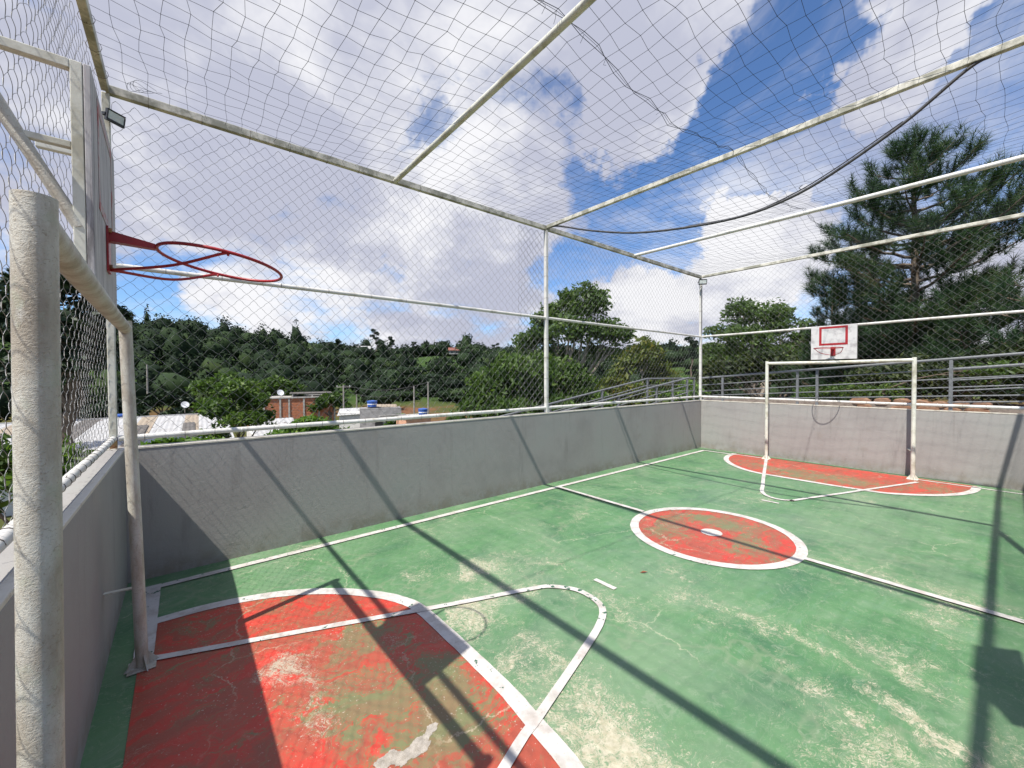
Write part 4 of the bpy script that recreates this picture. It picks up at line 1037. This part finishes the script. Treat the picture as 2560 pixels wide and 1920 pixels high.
tree('creeper_hedge', 'low creeper peeping over the left wall beneath the bottom rail', (.9, .62, -1.3),
     [((x, .62+.08*math.sin(x*3), .98+.06*math.sin(x*5)), (.26, .2, .15)) for x in (.25, .55, .9, 1.25, 1.65, 2.05)], 2400, .075, 'leaf_bright', 'bark', .025, .7, 'bushes beside the court', aspect=.5, seed=44, cat='hedge')
tree('garden_tree', 'green tree standing in front of the white corrugated roof', gbase(85.0, 25),
     [B(85.2, 25, 1.1, 1.0, .7), B(83.4, 25, .5, 1.0, .7), B(87.2, 24.8, .2, 1.0, .7), B(84.8, 24.5, -.4, 1.3, .7), B(87.4, 25, -1.2, .8, .5), B(82.4, 25.2, -.4, .8, .6)], 5200, .22, 'leaf_mid', 'bark', .12, .4, 'trees in the valley', seed=45)
tree('garden_tree', 'dark tree with sky showing through its crown behind the near goal post', gbase(98.6, 34),
     [B(99.5, 34, 6.6, 1.9, 1.3), B(97.3, 34, 6.9, 1.5, 1.0), B(96.2, 34, 5.5, 1.5, 1.0), B(98.5, 33.5, 4.4, 2.2, 1.2), B(101.5, 34, 5.6, 2.0, 1.3), B(96.8, 33.6, 3.0, 1.6, 1.0), B(99.6, 33.6, 2.2, 2.2, 1.3)], 9000, .30, 'leaf_dark', 'bark', .3, .4, 'trees in the valley', seed=46)
for k_, (az, d_, z_, w_, lb, mt) in enumerate([(86.0, 62, 1.6, 3.4, 'broad dark tree behind the brick building, left end', 'leaf_mid'), (81.0, 66, 1.0, 3.0, 'rounded green tree behind the brick building, right end', 'leaf_mid'), (91.6, 70, -.5, 2.6, 'shady tree beside the blue-roofed house', 'leaf_dark'),
        (75.0, 60, -1.0, 2.2, 'green tree between the brick building and the utility poles', 'leaf_mid'), (90.2, 58, -2.0, 1.8, 'low tree on the red soil above the white roof', 'leaf_dark'), (66.5, 45, -2.4, 1.4, 'small yellow-green tree behind the peach house', 'leaf_bright'),
        (95.5, 62, -1.2, 2.6, 'dark tree on the left slope behind the near corner post', 'leaf_dark')]):
    tree('valley_tree', lb, gbase(az, d_), [B(az+q*.9, d_, z_-abs(q)*.5-rg.random()*.4, w_*.62, w_*.42) for q in (-2, -1, 0, 1, 2)], 3200, .45, mt, 'bark', .25, .4, 'trees in the valley', seed=60+k_, sub=3)

# wooded hill: a mass nobody could count
def mat_forest(k=.22):
    m, q = newmat('forest_canopy')
    f = q.n('ShaderNodeNewGeometry', out=8)
    f2 = q.m('ADD', q.m('MULTIPLY', f, k), q.m('MULTIPLY', q.ss(q.noise(q.pos, .13, 5, .62), .34, .68), 1-k))
    c = q.ramp(f2, [(0, (.009, .016, .009)), (.4, (.014, .027, .012)), (.75, (.025, .045, .016)), (1, (.055, .080, .024))])
    setp(q, c, .8, 0, .15); return m
M['forest'] = mat_forest()
M['canopy'] = mat_forest(.62)
def forest():
    import bmesh
    bm = bmesh.new(); bmesh.ops.create_icosphere(bm, subdivisions=2, radius=1); bm.verts.ensure_lookup_table()
    IV = np.array([v.co[:] for v in bm.verts]); IF = np.array([[v.index for v in f.verts] for f in bm.faces]); bm.free()
    nr = np.random.default_rng(77); Vs = []; Fs = []; off = 0; Vc = []; Fc = []; offc = 0
    n = 0
    while n < 1300:
        az = nr.uniform(-8, 112); d = math.sqrt(nr.uniform(78**2, 205**2))
        if d < 92 and nr.random() < .45: continue
        if 58.5 < az < 65 and 118 < d < 150 and nr.random() < .88: continue
        if 24 < az < 33 and 90 < d < 130 and nr.random() < .8: continue
        x, y, _ = pol(az, d); z = GZ(x, y); h_ = nr.uniform(3.8, 7.2)*(1.12 if az > 78 else .85); r_ = nr.uniform(1.6, 4.0)*nr.uniform(.8, 1.1)
        if 56 < az < 67 and d < 112: h_ *= .55
        c = np.array((x, y, z+h_*.60)); rad = np.array((r_, r_*nr.uniform(.8, 1.1), h_*.42))
        if nr.random() < .14: rad = rad*np.array((.5, .5, 1.45)); c[2] += h_*.18
        p_ = nr.uniform(0, 6.28, 6)
        lum = 1+.16*np.sin(IV[:, 0]*4.2+p_[0])*np.sin(IV[:, 1]*4.6+p_[1])+.13*np.sin(IV[:, 2]*6+p_[2]+IV[:, 0]*3)+.08*np.sin(IV[:, 0]*9+p_[3])*np.sin(IV[:, 1]*10+IV[:, 2]*8+p_[4])
        Vc.append(c+IV*rad*(.90*lum)[:, None]); Fc.append(IF+offc); offc += len(IV)
        P, dr_ = shellpts(c, rad*1.08, 330, nr, .80, lump=.30)
        v, f = leafcloud(P, .56, .62, 0, dr_*np.array([1, 1, 1.2])*.5, nr)
        Vs.append(v); Fs.append(f+off); off += len(v); n += 1
    return np.concatenate(Vs), np.concatenate(Fs), np.concatenate(Vc), np.concatenate(Fc)
V_, F_, Vc, Fc = forest()
fo = npmesh('forest', Vc, Fc, 'canopy', smooth=True); tag(fo, 'dark dense wood covering the hill beyond the valley', None, kind='stuff')
o = npmesh('canopy_leaves', V_, F_, 'forest', fo)
sky_trees = [(69.2, 150, 18.6, 2.3, 'tallest eucalyptus on the ridge left of the centre'), (67.6, 150, 16.2, 1.6, 'slimmer eucalyptus beside the tallest one on the ridge'), (74.0, 152, 14.8, 1.5, 'thin pale-trunked tree on the ridge left of the eucalyptus pair'), (92.3, 160, 18.4, 1.7, 'pointed tree highest on the left ridge'),
             (90.2, 160, 16.8, 2.3, 'wide tree on the left ridge next to the pointed one'), (86.4, 160, 17.6, 2.3, 'clumpy tree on the ridge above the garden tree'), (84.1, 160, 17.2, 2.0, 'domed tree on the ridge right of the clumpy one'), (64.3, 158, 15.2, 1.9, 'spreading tree on the ridge above the field'), (53.2, 165, 15.4, 1.7, 'lone umbrella tree on the ridge left of the middle post'),
             (33.0, 120, 11.6, 2.4, 'umbrella-crowned tree on the ridge between airy tree and corner post'), (27.0, 110, 11.6, 2.3, 'layered tree on the ridge just left of the far corner post')]
for k_, (az, d_, zt_, w_, lb) in enumerate(sky_trees):
    zb = GZ(*pol(az, d_)[:2]); hh = zt_-zb
    nb = [B(az+random.uniform(-.55, .55)*w_/2.2, d_, zt_-w_*.35-q*w_*.38, w_*random.uniform(.45, .72), w_*random.uniform(.30, .42)) for q in range(6)]
    tree('ridge_tree', lb, gbase(az, d_), nb, 1300, .5, 'leaf_dark', 'bark', .22, .62, 'trees on the skyline', seed=80+k_, sub=3, hollow=.5)

# ------------------------------------------------------------------ buildings in the valley
def corrugated(parent, p00, p10, p01, p11, mat, n=26, amp=.014):
    """roof sheet: p00-p10 along the eave, p01-p11 along the ridge"""
    p00, p10, p01, p11 = map(Vector, (p00, p10, p01, p11)); nrm = (p10-p00).cross(p01-p00).normalized(); V_ = []
    for i in range(n+1):
        f = i/n; o_ = nrm*amp*(1 if i % 2 else -1)
        V_ += [p00.lerp(p10, f)+o_, p01.lerp(p11, f)+o_, p00.lerp(p10, f)+o_-nrm*.03, p01.lerp(p11, f)+o_-nrm*.03]
    F = []
    for i in range(n):
        a, b = 4*i, 4*(i+1)
        F += [(a, b, b+1, a+1), (a+2, a+3, b+3, b+2), (a, a+2, b+2, b), (a+1, b+1, b+3, a+3)]
    F += [(0, 1, 3, 2), (4*n, 4*n+2, 4*n+3, 4*n+1)]
    return MB().add(V_, F).build('roof_sheet', mat, parent)
wh = thing('warehouse', 'long low building with a stained white corrugated roof', 'building', 'buildings in the valley')
MB().box((-8.5, 33, -4.0), (22.4, 13.6, 3.2)).build('wall', 'render_white', wh)
xw = [-20, -17.2, -14.6, -12.0, -9.4, -8.3, -6.0, -5.0, -2.6, -1.6, .2, 1.1, 3.0]
mats_ = ['roofwhite', 'roofwhite', 'roofwhite', 'roofwhite', 'rooftan', 'roofwhite', 'roofdark', 'roofwhite', 'rooftan', 'roofwhite', 'rooftan', 'roofwhite']
for a, b, mt in zip(xw[:-1], xw[1:], mats_):
    corrugated(wh, (a, 25.4, -2.45), (b, 25.4, -2.45), (a+.4, 40.4, -1.5), (b+.4, 40.4, -1.5), mt, max(6, int((b-a)*7)))
for a, b in ((-9.4, -8.3), (-2.6, -1.6), (.2, 1.1)):
    corrugated(wh, (a+.12, 31, -2.0), (b-.05, 31, -2.0), (a+.22, 35.5, -1.72), (b+.03, 35.5, -1.72), 'roofdark', 6)
MB().box((-8.6, 40.5, -1.47), (23.2, .25, .10)).build('ridge_cap', 'roofwhite', wh)
o = MB().tube([(-6.0, 40.2, -1.6), (-6.0, 40.2, -.9), (-6.0, 40.2, -.8)], [.16, .16, .05], 10).build('roof_vent', 'whiteplastic', wh, smooth=True)
sh = thing('shed', 'small shed with a pale roof right of the garden tree', 'building', 'buildings in the valley')
MB().box((5.9, 31.0, -4.0), (3.0, 6.6, 3.0)).build('wall', 'render_white', sh)
corrugated(sh, (4.2, 27.2, -2.3), (7.4, 27.2, -2.3), (4.4, 34.6, -1.75), (7.8, 34.6, -1.75), 'roofwhite', 22)
# brick building
bk = thing('brick_building', 'unplastered red brick building with concrete pillars and flat roof', 'building', 'buildings in the valley')
ang = math.atan2(53.08-54.76, 16.51-8.28); rotb = Matrix.Rotation(ang, 3, 'Z'); O = Vector((8.28, 54.76, 0)); LB = 8.4
def bl(u, v, z): return O+rotb @ Vector((u, v, z))
MB().box(bl(LB/2, 3.5, -3.3), (LB, 7, 4.6), rotb).build('wall', 'brick', bk)
for k_, u in enumerate((.1, 1.9, 2.9, 4.6, 6.4, LB-.1)): MB().box(bl(u, -.03, -3.3), (.20, .14, 4.6), rotb).build('pillar', 'concrete', bk)
MB().box(bl(LB/2, 3.5, -.92), (LB+.3, 7.3, .14), rotb).build('roof_slab', 'concrete', bk)
MB().box(bl(LB*.66, 3, -.42), (LB*.62, 5, .10), rotb).build('upper_roof', 'roofdark', bk)
for u in (3.3, 5.6, 8.0): MB().box(bl(u, .6, -.66), (.12, .12, .40), rotb).build('roof_post', 'concrete', bk)
br_ = MB()
for zi in range(18):
    br_.box(bl(LB/2, -.006, -4.9+zi*.21), (LB-.3, .012, .018), rotb)
o = br_.build('mortar_courses', 'mortar', bk); o['kind'] = 'stuff'
def tank(label, c, r=.62, h_=.75):
    t = thing('water_tank', label, 'water tank', 'blue water tanks'); c = Vector(c)
    MB().tube([c, c+Vector((0, 0, h_*.15)), c+Vector((0, 0, h_*.85)), c+Vector((0, 0, h_))], [r*.86, r*.90, r, r], 20).build('tank_body', 'bluepaint', t, smooth=True)
    MB().tube([c+Vector((0, 0, h_+.01)), c+Vector((0, 0, h_+.09)), c+Vector((0, 0, h_+.16))], [r*1.07, r*1.03, r*.25], 20).build('lid', 'bluepaint', t, smooth=True)
    MB().tube([c+Vector((0, 0, h_*.45)), c+Vector((0, 0, h_*.62))], [r*.97, r*.985], 20, False).build('white_band', 'whiteplastic', t, smooth=True)
    return t
def dish(label, c, aim=(.2, -1, .5), r=.45):
    t = thing('satellite_dish', label, 'dish', 'satellite dishes on roofs'); c = Vector(c); f = Vector(aim).normalized(); a = f.orthogonal().normalized(); b = f.cross(a)
    V_ = [c]; F = []
    n = 16
    for q, (rr, dp) in enumerate(((.5, .05), (1, .16))):
        for i in range(n): V_.append(c+f*dp*r+(a*math.cos(2*math.pi*i/n)+b*math.sin(2*math.pi*i/n))*r*rr)
    for i in range(n): F += [(0, 1+i, 1+(i+1) % n), (1+i, 1+n+i, 1+n+(i+1) % n, 1+(i+1) % n)]
    MB().add(V_, F).build('reflector', 'whiteplastic', t, smooth=True)
    MB().tube([c-f*.02, c-f*.12+Vector((0, 0, -.25)), c-f*.12+Vector((0, 0, -.75))], .03, 6).build('mast', 'pole', t)
    MB().tube([c-b*r*.8+f*.1, c+f*r*.9], .015, 5).build('feed_arm', 'pole', t)
    return t
dish('white satellite dish on the brick building roof', bl(1.9, 1.0, -.28), r=.42)
tank('blue water tank on the warehouse ridge', (-3.6, 41.2, -1.85), .6, .5)
dish('white satellite dish beside the garden tree', (0.6, 47, -.95), r=.34)
gr = thing('grey_house', 'grey rendered house with a parapet and pale roof sheets', 'building', 'buildings in the valley')
ang = math.atan2(36.44-38.35, 18.59-13.44); rotb = Matrix.Rotation(ang, 3, 'Z'); O = Vector((13.44, 38.35, 0)); LB = 5.5
MB().box(bl(LB*.62, 1.6, -3.35), (LB*.76, 3.2, 3.4), rotb).build('wall', 'render_grey', gr)
MB().box(bl(LB*.62, .06, -1.60), (LB*.76, .14, .12), rotb).build('parapet', 'render_grey', gr)
MB().box(bl(.5, 2.4, -3.5), (2.4, 3.4, 3.0), rotb).build('side_wall', 'render_white', gr)
corrugated(gr, bl(-.9, .5, -2.25), bl(2.2, .5, -2.1), bl(-.9, 4.2, -1.78), bl(2.2, 4.2, -1.72), 'roofwhite', 20)
corrugated(gr, bl(2.0, 2.0, -1.52), bl(5.2, 2.0, -1.6), bl(2.0, 4.4, -1.40), bl(5.2, 4.4, -1.45), 'rooftan', 20)
MB().box(bl(3.2, -.03, -3.0), (.8, .10, .9), rotb).build('window', 'dark', gr)
tank('dark blue water tank on the grey house', (16.35, 38.9, -1.50), .52, .56)
pc = thing('peach_house', 'small peach house with a flat roof below the blue tank', 'building', 'buildings in the valley')
MB().box((17.9, 32.0, -3.6), (2.6, 2.2, 3.0)).build('wall', 'render_peach', pc); MB().box((17.9, 32.0, -2.06), (2.9, 2.5, .10)).build('roof_slab', 'concrete', pc)
MB().box((18.2, 30.88, -3.0), (.5, .06, .6)).build('window', 'dark', pc); MB().box((16.9, 31.4, -2.9), (.5, .8, .9)).build('porch', 'brick', pc)
MB().box((16.0, 32.6, -1.95), (2.6, .2, .14)).build('beam', 'concrete', pc)
tank('bright blue water tank above the peach house', (18.6, 31.4, -1.99), .45, .52)
bh = thing('hill_house', 'small dark house with a blue sheet roof among the trees', 'building', 'buildings in the valley')
MB().box((-1.4, 91, -1.6), (3.4, 4.0, 3.0)).build('wall', 'render_grey', bh); MB().box((-1.2, 88.95, -1.2), (1.2, .1, 1.2)).build('window', 'dark', bh); MB().box((-2.6, 88.95, -1.6), (.6, .1, 1.6)).build('door', 'bluesheet', bh)
MB().prism([(-3.2, 88.3, -.1), (.5, 88.3, -.1), (.5, 91, .9), (-3.2, 91, .9)], (0, 0, 1), .12).build('roof', 'roofdark', bh); MB().box((-.6, 88.0, -.35), (1.9, 1.0, .06)).build('awning', 'bluesheet', bh); MB().prism([(-3.2, 93.5, -.1), (-3.2, 91, .9), (.5, 91, .9), (.5, 93.5, -.1)], (0, 0, 1), .12).build('roof', 'roofdark', bh)
MB().box((1.3, 90, -2.0), (1.2, 2.2, 1.8)).build('side_wall', 'render_peach', bh)
def farhouse(label, az, d_, w_, h_, wall, roof, lift=0.0):
    t = thing('far_house', label, 'house', 'houses on the far hillside'); x, y, _ = pol(az, d_); z = GZ(x, y)+lift; rt = Matrix.Rotation(R(az+90), 3, 'Z'); c = Vector((x, y, z))
    MB().box(c+Vector((0, 0, h_/2)), (w_, 4, h_), rt).build('wall', wall, t)
    P = [(-w_/2-.3, -2.4, h_), (w_/2+.3, -2.4, h_), (w_/2+.3, 0, h_+1.1), (-w_/2-.3, 0, h_+1.1)]
    MB().prism([c+rt @ Vector(p) for p in P], (0, 0, 1), .15).build('roof', roof, t)
    MB().prism([c+rt @ Vector((p[0], -p[1], p[2])) for p in P][::-1], (0, 0, 1), .15).build('roof', roof, t)
    for u in (-.25, .22): MB().box(c+rt @ Vector((u*w_, 2.03, h_*.55)), (w_*.16, .1, h_*.4), rt).build('window', 'dark', t)
    return t
farhouse('red-roofed farmhouse at the top edge of the green field', 58.9, 146, 3.6, 1.2, 'render_grey', 'rooftile', 1.2)
farhouse('pale low house right of the red-roofed farmhouse', 57.3, 147, 3.6, 1.0, 'render_grey', 'rooftan', 1.2)
farhouse('white-roofed shed on the ridge left of the eucalyptus', 71.2, 156, 6, 1.6, 'render_white', 'roofwhite', 2.6)
farhouse('pale building under the eucalyptus on the ridge', 67.0, 150, 5, 1.2, 'render_white', 'roofwhite', 1.2)
farhouse('long white roof on the slope right of the airy tree', 34.4, 118, 6, .6, 'render_grey', 'rooftan', 1.5)

# utility poles and lines
poles = []
def upole(label, az, d_, zt_, arm=True):
    t = thing('utility_pole', label, 'utility pole', 'utility poles in the valley'); x, y, _ = pol(az, d_); z0 = GZ(x, y)-.2
    MB().tube([(x, y, z0), (x, y, zt_)], [.13, .085], 8).build('pole', 'pole', t, smooth=True)
    if arm:
        MB().bar((x-.8, y+.25, zt_-.25), (x+.8, y-.25, zt_-.25), .09, .10).build('crossarm', 'pole', t)
        for s_ in (-.7, 0, .7): MB().tube([(x+s_, y-s_*.31, zt_-.2), (x+s_, y-s_*.31, zt_-.02)], .04, 6).build('insulator', 'whiteplastic', t)
    poles.append(Vector((x, y, zt_-.05))); return t
upole('utility pole with lamp arm right of the brick building', 73.4, 55, .75); upole('short utility pole beside the brick building', 71.8, 57, -.5, False)
upole('slim pole with a leafy top left of the mango bush', 64.4, 50, .6, False); upole('tall grey utility pole nearest the mango bush', 62.5, 52, 1.1, False)
upole('distant mast standing on the ridge above the field', 61.6, 165, 16.5, False); upole('pole on the dark slope at the far left', 92.8, 75, 3.6, False)
for i, (a, b, lb) in enumerate(((0, 3, 'power line strung from the brick building to the mango bush'), (0, 1, 'short power line between the two poles by the brick building'), (1, 2, 'lower power line sagging over the grey house'))):
    pa, pb = poles[a], poles[b]
    o = MB().tube([pa.lerp(pb, f)+Vector((0, 0, -.9*math.sin(math.pi*f)*(pb-pa).length/12)) for f in np.linspace(0, 1, 14)], .022, 4).build('power_line', 'cable')
    tag(o, lb, 'power line', 'power lines in the valley')
